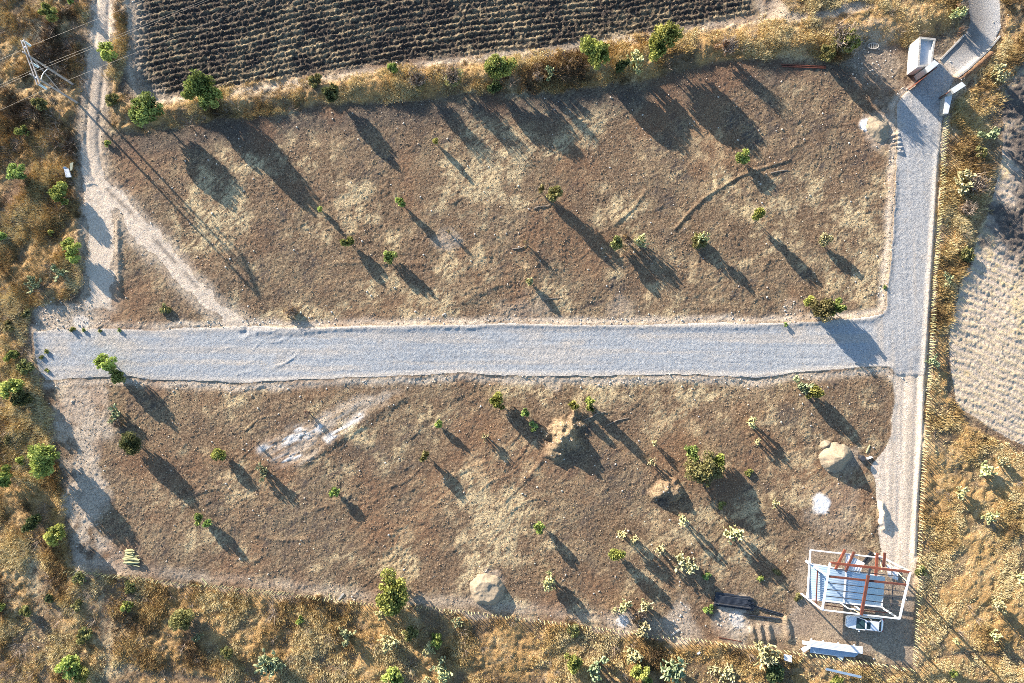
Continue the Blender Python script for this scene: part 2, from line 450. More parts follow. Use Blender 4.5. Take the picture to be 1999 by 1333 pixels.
mRoad = mask(ROAD, 0.1, 0.22)
mST = mask(STRACK, 0.3, 0.45)
mLT = mask(LTRACK, 0.5, 1.5)
mLP = mask(LPATCH, 1.0, 2.6)
mWD = mask(WEDGE, 0.5, 1.6)
mPl = mask(PLOUGH, 0.3, 0.7)
mRF = mask(RFIELD, 0.3, 0.5)
mRFD = mask(RFDARK, 1.6, 4.5)
mHg = mask(HEDGE, 0.35, 1.0)
mHP = mask(HPATH, 0.3, 1.0)
mLS = mask(LSCRUB, 0.4, 1.4)
mRS = mask(RSCRUB, 0.4, 0.9)
mSt = mask(LSTRIP, 0.3, 0.7)
mDr = mask(DRIVE, 0.05, 0.10)
mYd = mask(YARD, 1.2, 2.2)
mCa = mask(CALICHE, 0.9, 1.6)
mSL = mask(SLOT, 1.0, 1.0)
mScrub = np.maximum.reduce([mHg * (1 - mHP), mLS, mRS, mSt]) * (1 - mRoad) * (1 - mDr) * (1 - mLT)
# bare paths worn through the scrub
for ln, w in (([(255, 1130), (200, 1160), (215, 1250), (208, 1333)], 1.0), ([(85, 1000), (70, 1100), (80, 1200), (95, 1400)], 1.0),
              ([(0, 60), (75, 80), (85, 30), (60, -40)], 1.1), ([(1830, 1280), (1900, 1272), (1999, 1290)], 0.7), ([(210, 1310), (300, 1312), (420, 1330)], 0.7),
              ([(15, 300), (40, 360), (0, 420)], 1.2), ([(255, 200), (262, 60), (268, 0)], 0.8), ([(1965, 160), (1952, 330), (1915, 470)], 1.3)):
    d = line_dist(ln, 4.0)
    mScrub = mScrub * (1 - 0.85 * np.exp(-((d + WOB * 0.9) / w) ** 2))
mRoad = mRoad * (1 - mDr)
mLT = mLT * (1 - mRoad)
mST = mST * (1 - mRoad)

straw = np.zeros(XX.shape, np.float32); pale = straw.copy(); white = straw.copy()
litter = straw.copy(); darks = straw.copy(); red = straw.copy()

# heights ----------------------------------------------------------
Z = (fbm(XX, YY, 30, 11, 3) - 0.5) * 0.9
fine = (vn(XX, YY, 0.21, 2) - 0.5) * 0.62 + (vn(XX * 0.6 + YY * 0.8, YY * 0.6 - XX * 0.8, 0.42, 3) - 0.5) * 0.42 + 0.35 * (vn(XX * 0.8 - YY * 0.6, XX * 0.6 + YY * 0.8, 0.95, 4) - 0.5)
clod = np.clip(vn(XX, YY, 0.55, 31) - 0.72, 0, 1) * 3.2
flat = np.maximum.reduce([mRoad, mST, mLT, mDr, mYd * 0.6])
rough = fbm(XX, YY, 7.0, 41, 3)
Z += fine * (0.075 + 0.09 * rough) * (1 - flat) + clod * 0.06 * (1 - flat) * sstep(0.35, 0.65, rough)
Z += (fbm(XX, YY, 4.5, 43, 3) - 0.5) * 0.22 * (1 - flat) * (1 - mPl)
# scrape marks of the bulldozer: long streaks running up to the right, fainter ones down the upper lot
def streak(ang, ls, ws, seed):
    c, s = math.cos(R(ang)), math.sin(R(ang))
    wx = XX + (fbm(XX, YY, 5, seed + 30, 2) - 0.5) * 3.5; wy = YY + (fbm(XX, YY, 5, seed + 31, 2) - 0.5) * 3.5
    u = wx * c + wy * s; v = -wx * s + wy * c
    return np.clip(vn(u / ls, v / ws, 1.0, seed) - 0.60, 0, 1) / 0.4 * vn(u / 3, v / 1.3, 1.0, seed + 1)
s1 = streak(36, 5.5, 0.42, 51); s2 = streak(4, 7, 0.45, 55); s3 = streak(-84, 4.5, 0.4, 57); s4 = streak(24, 4.0, 0.5, 59)
lotm = (1 - mScrub) * (1 - flat) * (1 - mPl) * (1 - mRF)
south = sstep(0, -6, YY)
band = vn(XX, YY, 14, 61)
Z += lotm * (south * (s1 * 0.09 * sstep(0.35, 0.7, band)) + (1 - south) * (s4 * 0.06 + s3 * 0.07 * sstep(0.5, 0.8, band)) + s2 * 0.03)
# gravel left in grader windrows
lr = vn(XX / 9, YY / 0.32, 1.0, 63) - 0.5; ln_ = vn(XX / 0.34, YY / 8, 1.0, 65) - 0.5
ns = sstep(48, 50.5, XX)
Z += mRoad * ((lr * (1 - ns) + ln_ * ns) * 0.035 + (vn(XX, YY, 0.24, 66) - 0.5) * 0.045 + (fbm(XX, YY, 2.2, 67, 3) - 0.5) * 0.05 + 0.10)
Z += mRoad * (1 - ns) * streak(30, 2.6, 0.45, 68) * 0.12 * sstep(-48, -30, XX) * sstep(-20, -34, XX)
Z += mST * ((vn(XX / 0.42, YY / 12, 1.0, 69) - 0.5) * 0.05 + (vn(XX, YY, 0.4, 70) - 0.5) * 0.03)
Z += mLT * ((vn(XX, YY, 0.45, 71) - 0.5) * 0.05)
Z += mDr * 0.08
# scrub: hummocks
hum = fbm(XX, YY, 3.0, 73, 4, 0.6)
Z += mScrub * (0.05 + 0.26 * sstep(0.42, 0.68, hum) + (vn(XX, YY, 0.7, 75) - 0.5) * 0.22)
Z += mHg * sstep(0.0, 2.5, sdf(HEDGE)) * 0.7
# ploughed furrows follow the field's lower edge
px_u = XX / 102.0
slope = 0.165 - 0.03 * np.sin(px_u * 2.4)
fv = YY - slope * XX + 0.35 * np.sin(XX * 0.11) + (fbm(XX, YY, 6, 77, 2) - 0.5) * 0.5
fur = np.sin(fv * 2 * math.pi / 0.84) * 0.8 + 0.2 * np.sin(fv * 2 * math.pi / 2.6)
Z += mPl * (fur * 0.10 * (0.35 + 1.1 * fbm(XX / 6, fv, 1.7, 79, 3)) + (vn(XX, YY, 0.2, 81) - 0.5) * 0.26 + (fbm(XX, YY, 0.7, 80, 2) - 0.5) * 0.12 + np.clip(vn(XX, YY, 0.3, 82) - 0.66, 0, 1) * 0.7)
rv = YY * math.cos(R(24)) + XX * math.sin(R(24)) + (fbm(XX, YY, 5, 83, 2) - 0.5) * 1.4
rfu = np.sin(rv * 2 * math.pi / 1.05)
Z += mRF * (rfu * 0.045 + (vn(XX, YY, 0.19, 85) - 0.5) * 0.07 + (vn((XX * math.cos(R(24)) - YY * math.sin(R(24))) / 2.5, rv / 0.3, 1.0, 86) - 0.5) * 0.05 + mRFD * (vn(XX, YY, 0.6, 87) - 0.5) * 0.3)

def ridge(pts, h, w, reach=None, jag=0.0):
    d = line_dist(pts, reach or w * 3.5)
    g = np.exp(-((d + WOB * jag) / w) ** 2)
    return g * h
def knoll(px, py, rx, ry, h, pw=1.6, lump=0.35, seed=0):
    x, y = G(px, py)
    q = np.maximum(np.hypot((XX - x) / (rx * 0.07), (YY - y) / (ry * 0.07)) + (fbm(XX, YY, 1.5, 90 + seed, 3) - 0.5) * lump * 2, 0)
    return h * np.clip(1 - q ** pw, 0, 1) * (1 + (vn(XX, YY, 0.55, 93 + seed) - 0.5) * lump)
K1 = knoll(1104, 846, 40, 42, 1.9, 1.3, 0.55, 1) + knoll(1085, 880, 18, 22, 0.9, 1.4, 0.5, 2)
K2 = knoll(1300, 955, 28, 26, 1.4, 1.3, 0.6, 3)
Z += K1 + K2
Z += ridge([(1318, 447), (1350, 410), (1385, 378), (1408, 366), (1440, 345), (1480, 330), (1540, 312)], 0.13, 0.2, 1.2, 0.15)
Z += ridge([(1200, 436), (1235, 408), (1262, 372)], 0.10, 0.25, 1.0, 0.2)
Z += ridge([(231, 432), (232, 500), (232, 572)], 0.2, 0.35, 1.4, 0.25)
Z += ridge([(660, 512), (735, 514), (790, 517), (830, 514)], 0.10, 0.3, 1.2, 0.3) * 0.7
Z += ridge([(900, 590), (1000, 545)], 0.08, 0.3, 1.2, 0.3)
Z += ridge([(500, 648), (700, 640), (1000, 634), (1300, 637), (1500, 634), (1700, 622), (1726, 605), (1736, 510), (1745, 330)], 0.16, 0.5, 2.0, 0.7)
Z += ridge([(480, 750), (760, 738), (900, 731), (1140, 737), (1400, 738), (1560, 730), (1680, 718), (1738, 717), (1742, 790), (1738, 850)], 0.10, 0.5, 2.2, 0.6)
Z += ridge([(66, 648), (70, 690), (82, 728), (95, 742)], 0.2, 0.4, 1.6, 0.4)
Z += ridge([(1828, 300), (1822, 400), (1815, 520), (1806, 640), (1800, 740), (1796, 860), (1788, 980), (1783, 1080)], 0.22, 0.35, 1.4, 0.3)
Z -= ridge([(1832, 300), (1826, 400), (1820, 520), (1811, 640), (1806, 740), (1801, 860), (1793, 980), (1788, 1080)], 0.12, 0.3, 1.2, 0.2)
Z += ridge([(1868, 158), (1890, 142), (1908, 127), (1930, 108)], 0.75, 0.6, 2.4, 0.3)
for k, (a, b) in enumerate((((1722, 1000), (1724, 1030)), ((1719, 985), (1717, 1020)))):
    Z += ridge([a, b], 0.5, 0.35, 1.4, 0.2)
for a, b in (((1466, 1226), (1472, 1244)), ((1482, 1222), (1486, 1246)), ((1498, 1222), (1503, 1246)), ((1534, 1210), (1540, 1246))):
    Z += ridge([a, b], 0.36, 0.4, 2.2, 0.4)
for k in range(5):
    Z += ridge([(1732 + k * 4, 268 + k * 7), (1752 + k * 2, 262 + k * 9)], 0.22, 0.22, 0.9, 0.1)
Z += ridge([(505, 868), (560, 852), (620, 832), (700, 786)], 0.06, 0.4, 1.6, 0.3) + ridge([(590, 905), (640, 872), (690, 838), (720, 812), (790, 776)], 0.13, 0.6, 2.4, 0.4)
Z += ridge([(300, 1000), (350, 980), (470, 925), (560, 880)], 0.05, 0.35, 1.4, 0.9)
Z += ridge([(980, 985), (1040, 920), (1062, 890)], 0.08, 0.3, 1.2, 0.4)
Z += ridge([(500, 1045), (545, 1055), (600, 1052)], 0.1, 0.3, 1.2, 0.3) + ridge([(580, 1010), (640, 985), (720, 950)], 0.06, 0.35, 1.4, 0.8)
# wheel ruts of the track
rutp = [(205, -60), (196, 100), (184, 200), (180, 280), (188, 335), (214, 375), (262, 420), (322, 490), (382, 556), (430, 602), (470, 640)]
rd = line_dist(rutp, 3.0)
Z -= np.exp(-((rd - 0.85) / 0.3) ** 2) * 0.13
rd2 = line_dist([(1776, 735), (1772, 900), (1768, 1000), (1760, 1100)], 3.4)
Z -= np.exp(-((rd2 - 0.9) / 0.35) ** 2) * 0.06

# what lies on the earth, some painted shade included ---------------------------------------------
big = fbm(XX, YY, 11, 101, 4, 0.6); sm = fbm(XX, YY, 2.6, 103, 4, 0.65); tiny = vn(XX, YY, 0.33, 105)
straw = sstep(0.47, 0.71, 0.5 * big + 0.5 * sm) * 0.9
straw = np.maximum(straw, 0.13 * sstep(0.3, 0.6, sm))
def hatch(ang, ls, ws, seed):
    c, s = math.cos(R(ang)), math.sin(R(ang)); wx = XX + WOB * 1.2; wy = YY + WOB * 0.8
    return vn((wx * c + wy * s) / ls, (-wx * s + wy * c) / ws, 1.0, seed)
ht = np.maximum(hatch(48, 1.3, 0.24, 141), hatch(28, 1.9, 0.26, 143)) * 0.55 + hatch(84, 1.4, 0.22, 145) * 0.3 + 0.15 * tiny
straw = np.clip(straw * (0.1 + 1.9 * sstep(0.34, 0.66, ht)), 0, 1)
straw *= (1 - mScrub * 0.5) * (1 - flat) * (1 - mPl * 0.75) * (1 - 0.6 * mRFD)
straw = straw * (1 - np.clip(K1 + K2, 0, 1)) + np.clip(K1 + K2, 0, 1) * 0.45
straw += mPl * 0.42 * sstep(0.52, 0.74, tiny * 0.25 + 0.35 * fbm(XX / 4, fv, 0.9, 83, 3) + 0.15 * sm + 0.25 * (fur * 0.5 + 0.5)) + mRF * (1 - mRFD) * (0.15 + 0.45 * sstep(-0.2, 0.8, rfu))
darks = lotm * sstep(0.50, 0.74, 1 - (0.55 * big + 0.45 * fbm(XX, YY, 1.4, 109, 3))) * 0.75 * (0.35 + 1.0 * sstep(0.6, 0.36, ht))
hedge_shade = np.exp(-((sdf(HEDGE) + 2.0) / 2.2) ** 2) * (1 - mScrub) * (1 - mPl) * (YY > 25)  # merged shadow of hedge and bank, painted as a dark band
darks = np.maximum(darks, hedge_shade * 0.75)
red = lotm * sstep(0.5, 0.75, fbm(XX, YY, 7, 111, 4)) * 0.5
for px, py, r in ((1535, 808, 28), (1105, 880, 40), (1690, 130, 60), (1300, 975, 26), (640, 935, 42), (720, 890, 50), (800, 850, 46), (880, 830, 30), (420, 1000, 36), (880, 160, 40), (1080, 210, 50), (1330, 170, 50)):  # churned soil patches; those near hedge and gate paint in tree shade
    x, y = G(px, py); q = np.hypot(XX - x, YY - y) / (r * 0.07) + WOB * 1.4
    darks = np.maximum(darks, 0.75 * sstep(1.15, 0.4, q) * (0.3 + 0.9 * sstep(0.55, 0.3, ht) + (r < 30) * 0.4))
litter = mScrub * (0.55 + 0.45 * sstep(0.35, 0.6, hum))
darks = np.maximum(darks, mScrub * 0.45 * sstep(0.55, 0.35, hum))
# pale edges of the gravel and pale earth
er = sdf(ROAD)
pale = np.exp(-((er + 0.55 + WOB * 1.2) / 0.55) ** 2) * (1 - mRoad) * 0.95 * (1 - 0.5 * mScrub)
pale = np.maximum(pale, mLP * 0.85 * sstep(0.3, 0.6, sm + 0.1))
pale = np.maximum(pale, mWD * 0.75)
pale = np.maximum(pale, mCa * (0.25 + 0.55 * sstep(0.3, 0.6, hatch(28, 3.0, 0.35, 161))))
pale = np.maximum(pale, mHP * 0.6)
pale = np.maximum(pale, mYd * 0.42)
pe = sdf(PLOUGH)
pale = np.maximum(pale, np.exp(-((pe + 0.9 + WOB) / 0.7) ** 2) * 0.8 * (1 - mLT))
pale = np.maximum(pale, np.exp(-((pe + 0.2 + WOB) / 1.4) ** 2) * 0.55 * (XX < -48))
pale = np.maximum(pale, mRoad * 0.55 * sstep(0.52, 0.80, fbm(XX / 1.9, YY, 2.6, 113, 4)))
pale = np.maximum(pale, mRoad * np.exp(-((er - 0.1) / 0.55) ** 2) * 0.55)
lsd = sdf(LTRACK)
pale = np.maximum(pale, np.exp(-((lsd + 0.3 + WOB * 2.4) / 0.9) ** 2) * 0.6 * (1 - mRoad))
darks_lt = mLT * np.exp(-(rd / 0.32) ** 2) * (YY < 25) * 0.5 * sstep(0.35, 0.6, sm)
pale = np.maximum(pale, mRoad * ns * (0.2 + 0.35 * sstep(0.45, 0.7, vn(XX / 0.8, YY / 18, 1.0, 155))))
pale = np.maximum(pale, mRoad * (1 - ns) * 0.38 * sstep(0.5, 0.75, vn(XX / 16, YY / 0.75 + WOB, 1.0, 157)))
pale = np.maximum(pale, mST * 0.9 * sstep(0.42, 0.62, vn(XX / 0.45 + WOB, YY / 16, 1.0, 153)))
pale = np.maximum(pale, mLT * 0.25 + mLT * np.exp(-((rd) / 0.45) ** 2) * 0.3)
pale = np.maximum(pale, 0.75 * np.exp(-(line_dist([(1826, 330), (1818, 440), (1810, 560), (1802, 680), (1798, 760)], 3) / 0.55) ** 2))
fs = line_dist([(150, 1116), (290, 1129), (420, 1142), (600, 1160), (760, 1181), (900, 1186), (1000, 1198), (1180, 1220), (1350, 1240)], 4)
pale = np.maximum(pale, 0.5 * np.exp(-((fs - 0.8 + WOB * 1.5) / 0.9) ** 2) * (1 - mScrub))
for px, py, r, a in ((1330, 1225, 40, .7), (1215, 1215, 30, .8), (1430, 1215, 50, .9), (1715, 250, 45, .8), (1700, 110, 60, .5), (1630, 1000, 60, .3), (960, 1130, 30, .6), (1640, 900, 38, .5),
                     (1560, 620, 40, .6), (1080, 745, 18, .6), (870, 470, 26, .5), (1215, 610, 40, .35), (1020, 625, 60, .35)):
    x, y = G(px, py); q = np.hypot(XX - x, YY - y) / (r * 0.07) + WOB * 1.6
    pale = np.maximum(pale, a * sstep(1.15, 0.5, q))
for px, py, r, a in ((1604, 982, 21, 1.0), (1689, 243, 15, 1.0), (1215, 1212, 12, .6), (1440, 1212, 18, .35), (160, 632, 20, .3), ):
    x, y = G(px, py); q = np.hypot(XX - x, YY - y) / (r * 0.07) + WOB * 1.3
    white = np.maximum(white, a * sstep(1.05, 0.62, q))
wl = np.minimum(line_dist([(508, 876), (560, 858), (600, 848)], 3), line_dist([(640, 858), (670, 838), (705, 812)], 3)); wl = np.minimum(wl, line_dist([(540, 902), (585, 890)], 3)); wl = np.minimum(wl, line_dist([(580, 838), (625, 832)], 3))
white = np.maximum(white, 0.6 * np.exp(-((wl + WOB * 1.4) / 0.42) ** 2) * sstep(0.3, 0.6, hatch(28, 1.6, 0.3, 163)))
Z += white * 0.05
red = np.maximum(red, ridge([(1868, 158), (1890, 142), (1908, 127), (1930, 108)], 1.0, 0.6, 2.4, 0.3))
litter *= (1 - red * 0.8)
darks = np.maximum(darks, mRFD * (0.75 + 0.5 * sm))
darks = np.maximum(darks, darks_lt * 2)
pale = pale * (1 - darks_lt)
darks *= (1 - pale)

def zat(x, y):
    return float(bil(Z, np.array([x]), np.array([y]))[0])

# cut the sheet into ground, road, tracks, fields: neighbours share their edge
cls = np.zeros(XX.shape, np.int8)
cls[mRF > 0.5] = 4
cls[mPl > 0.5] = 3
cls[(mLT > 0.5) | (mST > 0.5)] = 2
cls[mRoad > 0.5] = 1
cls[mDr > 0.5] = 5
cell = cls[:-1, :-1]
V = np.stack([XX, YY, Z], -1).reshape(-1, 3)
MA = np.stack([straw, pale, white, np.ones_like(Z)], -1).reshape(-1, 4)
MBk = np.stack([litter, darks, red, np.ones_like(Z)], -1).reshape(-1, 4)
idx = np.arange(NX * NY).reshape(NY, NX)
Q = np.stack([idx[:-1, :-1], idx[:-1, 1:], idx[1:, 1:], idx[1:, :-1]], -1)
def sheet(name, k, m):
    f = Q[cell == k]
    u, inv = np.unique(f.ravel(), return_inverse=True)
    me = npmesh(name, V[u], inv.reshape(-1, 4), smooth=True, attrs={'mask_a': MA[u], 'mask_b': MBk[u]})
    o = link(name, me, m)
    return tag(o, kind='structure')
sheet('ground', 0, M['soil'])
sheet('gravel_road', 1, M['gravel'])
sheet('dirt_track', 2, M['track'])
sheet('ploughed_field', 3, M['plough'])
sheet('stubble_field', 4, M['stubble'])
sheet('concrete_road', 5, M['drive'])
# the land beyond, out to the horizon
bv = []; bf = []
xs = [-6000, X0 + 0.4, X1 - 0.4, 6000]; ys = [-6000, Y0 + 0.4, Y1 - 0.4, 6000]
for y in ys:
    for x in xs: bv.append((x, y, -0.9))
for j in range(3):
    for i in range(3):
        if (i, j) != (1, 1): bf.append((j * 4 + i, j * 4 + i + 1, j * 4 + i + 5, j * 4 + i + 4))
me = npmesh('terrain', np.array(bv), np.array(bf), attrs={'mask_a': np.tile([0.5, 0.1, 0, 1], (16, 1)), 'mask_b': np.tile([0.5, 0.1, 0.1, 1], (16, 1))})
tag(link('terrain', me, M['soil']), kind='structure')

# ------------------------------------------------------------------ things nobody could count
rng = np.random.RandomState(3)

def scatter(n, arr, x0=-78, x1=80, y0=-52, y1=60):
    x = rng.uniform(x0, x1, n); y = rng.uniform(y0, y1, n)
    k = rng.rand(n) < bil(arr, x, y)
    return x[k], y[k]

def blades(x, y, hgt, nb, spread, width, tone, lean=0.55):
    """tufts of nb bent blades each, as loose triangles"""
    n = len(x); z = bil(Z, x, y)
    a = rng.uniform(0, 2 * math.pi, (n, nb)); rr = np.sqrt(rng.rand(n, nb)) * spread[:, None]
    bx = x[:, None] + np.cos(a) * rr; by = y[:, None] + np.sin(a) * rr
    L = hgt[:, None] * rng.uniform(0.55, 1.25, (n, nb))
    ln = lean * rng.uniform(0.2, 1.3, (n, nb))
    az = a + rng.normal(0, 0.9, (n, nb))
    tx = bx + np.cos(az) * L * ln; ty = by + np.sin(az) * L * ln; tz = z[:, None] + L * np.sqrt(np.clip(1 - (ln * 0.8) ** 2, 0.1, 1))
    wz = az + math.pi / 2 + rng.normal(0, 0.5, (n, nb)); w = width * rng.uniform(0.6, 1.4, (n, nb)) / 2
    b = np.stack([np.stack([bx - np.cos(wz) * w, by - np.sin(wz) * w, np.broadcast_to(z[:, None] - 0.05, bx.shape)], -1),
                  np.stack([bx + np.cos(wz) * w, by + np.sin(wz) * w, np.broadcast_to(z[:, None] - 0.05, bx.shape)], -1),
                  np.stack([tx, ty, tz], -1)], 2)
    t = np.clip(tone[:, None] + rng.normal(0, 0.13, (n, nb)), 0, 1)
    v = b.reshape(-1, 3); f = np.arange(len(v)).reshape(-1, 3)
    return v, f, np.repeat(t.ravel(), 3)

def field_of(x, y):
    cl = fbm(x, y, 3.4, 121, 4, 0.6); tn = fbm(x, y, 5.0, 123, 4, 0.6)
    return cl, tn
gold = np.clip(mScrub, 0, 1)
x, y = scatter(330000, gold)
cl, tn = field_of(x, y)
k = rng.rand(len(x)) < sstep(0.30, 0.58, cl) * 0.8 + 0.2
x, y, cl, tn = x[k], y[k], cl[k], tn[k]
dim = sstep(-52, -66, x) * sstep(-4, 22, y)                        # corner grass greyish brown, with shade of trees out of view painted in
tone = np.clip(0.69 + (tn - 0.5) * 2.6 - 0.36 * dim + 0.26 * sstep(45, 56, x) * sstep(5, -12, y) + 0.08 * sstep(-25, -34, y), 0.05, 1)
hg = (0.18 + 0.55 * sstep(0.40, 0.72, cl)) * (1 - 0.45 * sstep(44, 52, x) * sstep(-5, -15, y)) * (1 - 0.2 * sstep(-28, -34, y))
v, f, t = blades(x, y, hg, 11, 0.16 + 0.24 * rng.rand(len(x)), 0.055, tone)
tag(link('dry_grass', npmesh('dry_grass', v, f, t), M['dry']), kind='stuff')
# twiggy dead brush standing in the scrub
x, y = scatter(22000, gold)
b1 = fbm(x, y, 4.0, 131, 4, 0.6)
k = rng.rand(len(x)) < sstep(0.50, 0.66, b1) * (0.28 + 0.6 * sstep(-45, -60, x) - 0.2 * sstep(45, 52, x))
x, y = x[k], y[k]
v, f, t = blades(x, y, 0.55 + 1.3 * rng.rand(len(x)) ** 1.5, 20, np.full(len(x), 0.22), 0.04, 0.35 + 0.35 * rng.rand(len(x)), 0.8)
tag(link('dead_undergrowth', npmesh('dead_undergrowth', v, f, t), M['drygrey']), kind='stuff')
# short straw left on the graded lots and in the fields
x, y = scatter(28000, np.clip(straw * (1 - flat) * (1 - mScrub), 0, 1))
v, f, t = blades(x, y, 0.07 + 0.10 * rng.rand(len(x)), 6, np.full(len(x), 0.16), 0.045, 0.62 + 0.25 * rng.rand(len(x)), 1.0)
tag(link('straw_stubble_grass', npmesh('straw_stubble_grass', v, f, t), M['dry']), kind='stuff')

def stones(name, x, y, size, m, sink=0.25):
    o6 = np.array([(1, 0, 0), (-1, 0, 0), (0, 1, 0), (0, -1, 0), (0, 0, 1), (0, 0, -1)], float)
    f8 = np.array([(0, 2, 4), (2, 1, 4), (1, 3, 4), (3, 0, 4), (2, 0, 5), (1, 2, 5), (3, 1, 5), (0, 3, 5)])
    n = len(x); z = bil(Z, x, y)
    p = o6[None] * (size[:, None, None] * rng.uniform(0.6, 1.2, (n, 6, 1))) + rng.normal(0, 0.16, (n, 6, 3)) * size[:, None, None]
    p[..., 2] *= 0.75
    a = rng.uniform(0, 6.28, n); c, s = np.cos(a)[:, None], np.sin(a)[:, None]
    px = p[..., 0] * c - p[..., 1] * s + x[:, None]; py = p[..., 0] * s + p[..., 1] * c + y[:, None]
    pz = p[..., 2] + (z + size * (0.75 - 2 * sink))[:, None]
    v = np.stack([px, py, pz], -1).reshape(-1, 3)
    f = (f8[None] + (np.arange(n) * 6)[:, None, None]).reshape(-1, 3)
    return tag(link(name, npmesh(name, v, f), m), kind='stuff')
edge = np.exp(-((er + 0.7) / 0.7) ** 2) * 0.4 * sstep(0.4, 0.6, sm) + mWD * 0.5 * sstep(0.45, 0.6, sm) + lotm * 0.028 + np.clip(K1 + K2, 0, 1) * 0.5
for px, py, r, a in ((1545, 612, 30, .9), (100, 612, 40, .9), (1700, 115, 50, .5), (1690, 135, 45, .4), (1640, 910, 40, .15), (1430, 1210, 50, .35), (1330, 1220, 40, .25), (190, 1000, 40, .25), (1960, 40, 25, .5), (940, 1115, 20, .6)):
    x, y = G(px, py); edge = np.maximum(edge, a * sstep(1.1, 0.4, np.hypot(XX - x, YY - y) / (r * 0.07) + WOB))
edge = np.maximum(edge, 0.85 * np.exp(-(line_dist([(1830, 320), (1823, 420), (1815, 540), (1807, 660), (1802, 760)], 3) / 0.4) ** 2))
x, y = scatter(90000, edge * (1 - mRoad * 0.97))
clm = lotm * (0.25 + 0.75 * sstep(0.42, 0.62, fbm(XX, YY, 5, 151, 4, 0.6))) * (1 - mYd * 0.6) + mPl * 0.5
xc, yc = scatter(110000, clm)
stones('clods', xc, yc, 0.03 + 0.085 * rng.rand(len(xc)) ** 2.5, M['clod'])
stones('rubble', x, y, 0.05 + 0.13 * rng.rand(len(x)) ** 2.2, M['pale_stone'])

# ------------------------------------------------------------------ built things
def gp(px, py):
    x, y = G(px, py); return Vector((x, y, zat(x, y)))

# gatehouse and gate
root = empty('gatehouse', gp(1790, 112))
tag(root, 'small white rendered gatehouse with a sunken flat roof beside the entrance road', 'building')
ox, oy, oz = root.location
def loc(poly): return [(x - ox, y - oy) for x, y in poly]
outer = [Vector(p) for p in PL([(1794, 73), (1790.5, 131), (1817, 129.5), (1825, 76.5)], 2.7)]
cen = sum(outer, Vector((0, 0))) / 4
inner = []
for i in range(4):
    p = outer[i]; a = (outer[i - 1] - p).normalized(); b = (outer[(i + 1) % 4] - p).normalized()
    inner.append(p + (a + b) * 0.19)
mb = MB()
for i in range(4):
    j = (i + 1) % 4
    mb.prism(loc([outer[i], outer[j], inner[j], inner[i]]), -0.4, 2.7)
w = mb.build('wall', M['white_render'], root)
rf = MB().prism(loc([p + (cen - p) * -0.004 for p in inner]), 2.05, 2.28)
rf.build('roof', M['roof_render'], root)
mb = MB()
for i in range(4):
    j = (i + 1) % 4
    q = [outer[i] + (outer[i] - cen).normalized() * 0.05, outer[j] + (outer[j] - cen).normalized() * 0.05, inner[j] + (cen - inner[j]).normalized() * 0.04, inner[i] + (cen - inner[i]).normalized() * 0.04]
    mb.prism(loc(q), 2.703, 2.78)
mb.build('coping', M['stone'], root)
# doorway on the side of the drive
a, b = outer[2], outer[3]; d = (b - a).normalized(); n = Vector((d.y, -d.x))
c = a + d * 1.6 + n * 0.012
mb = MB(); mb.bar((c.x - ox - d.x * 0.45, c.y - oy - d.y * 0.45, 1.0), (c.x - ox + d.x * 0.45, c.y - oy + d.y * 0.45, 1.0), 0.06, 2.0)
mb.build('door', M['dark_rust'], root)

def wallthing(name, px, z, label, cat, m, extra=None, z0=-0.4):
    pts = [Vector(p) for p in PL(px, z)]
    c = sum(pts, Vector((0, 0))) / len(pts)
    r = empty(name, (c.x, c.y, zat(c.x, c.y)))
    tag(r, label, cat)
    q = [(p.x - c.x, p.y - c.y) for p in pts]
    MB().prism(q, z0, z - r.location.z - 0.06).build('wall', m, r)
    cc = Vector((0, 0)); q2 = [tuple(Vector(p) * 1.02) for p in q]
    MB().prism(q2, z - r.location.z - 0.055, z - r.location.z).build('coping', M['roof_render'], r)
    return r, c
wallthing('gate_wall', [(1824, 117), (1806, 132.5), (1812, 141), (1833, 124)], 2.9, 'thick grey capped gate wall joined to the white gatehouse corner', 'wall', M['white_render'])
wallthing('gate_wall', [(1877.5, 159.5), (1857, 173), (1863, 181.5), (1885, 167)], 2.7, 'thick grey capped gate wall standing alone across the entrance road', 'wall', M['white_render'])
wallthing('stone_wing_wall', [(1845, 189), (1843, 221), (1851, 221), (1859, 186)], 1.3, 'rough grey stone wing wall running down to the post fence', 'wall', M['stone'])
def leaf(a, b, h, label, m):
    p, q = gp(*a), gp(*b)
    r = empty('gate_leaf', p); tag(r, label, 'gate')
    d = q - p; L = d.length; d = d / L
    mb = MB()
    for k in (0.0, 1.0): mb.bar(d * (L * k) + Vector((0, 0, 0.08)), d * (L * k) + Vector((0, 0, h)), 0.09, 0.09)
    for z in (0.12, h * 0.5, h): mb.bar(Vector((0, 0, z)), d * L + Vector((0, 0, z)), 0.07, 0.08)
    mb.build('gate_frame', m, r)
    MB().bar(Vector((0, 0, h * 0.5 + .05)), d * L + Vector((0, 0, h * 0.5 + .05)), 0.03, h - 0.14).build('gate_panel', m, r)
leaf((1808, 146), (1772, 175), 2.4, 'open rusty sheet metal gate leaf beside the white gatehouse', M['rust'])
leaf((1848, 181), (1831, 193), 2.2, 'dark metal gate leaf folded against the far gate wall', M['dark_rust'])
def kerb(px, label):
    pts = [gp(*p) for p in px]
    mb = MB()
    for a, b in zip(pts[:-1], pts[1:]): mb.bar(a + Vector((0, 0, .06)), b + Vector((0, 0, .06)), 0.22, 0.34)
    o = mb.build('kerb', M['stone']); tag(o, label, 'kerb')
kerb([(1881, 69), (1866, 85), (1850, 101), (1834, 118)], 'grey concrete kerb along the gatehouse side of the entrance drive')
kerb([(1949, 72), (1940, 84), (1923, 103), (1905, 119), (1885, 138), (1864, 154)], 'curving grey concrete kerb along the brown earth berm side of the drive')

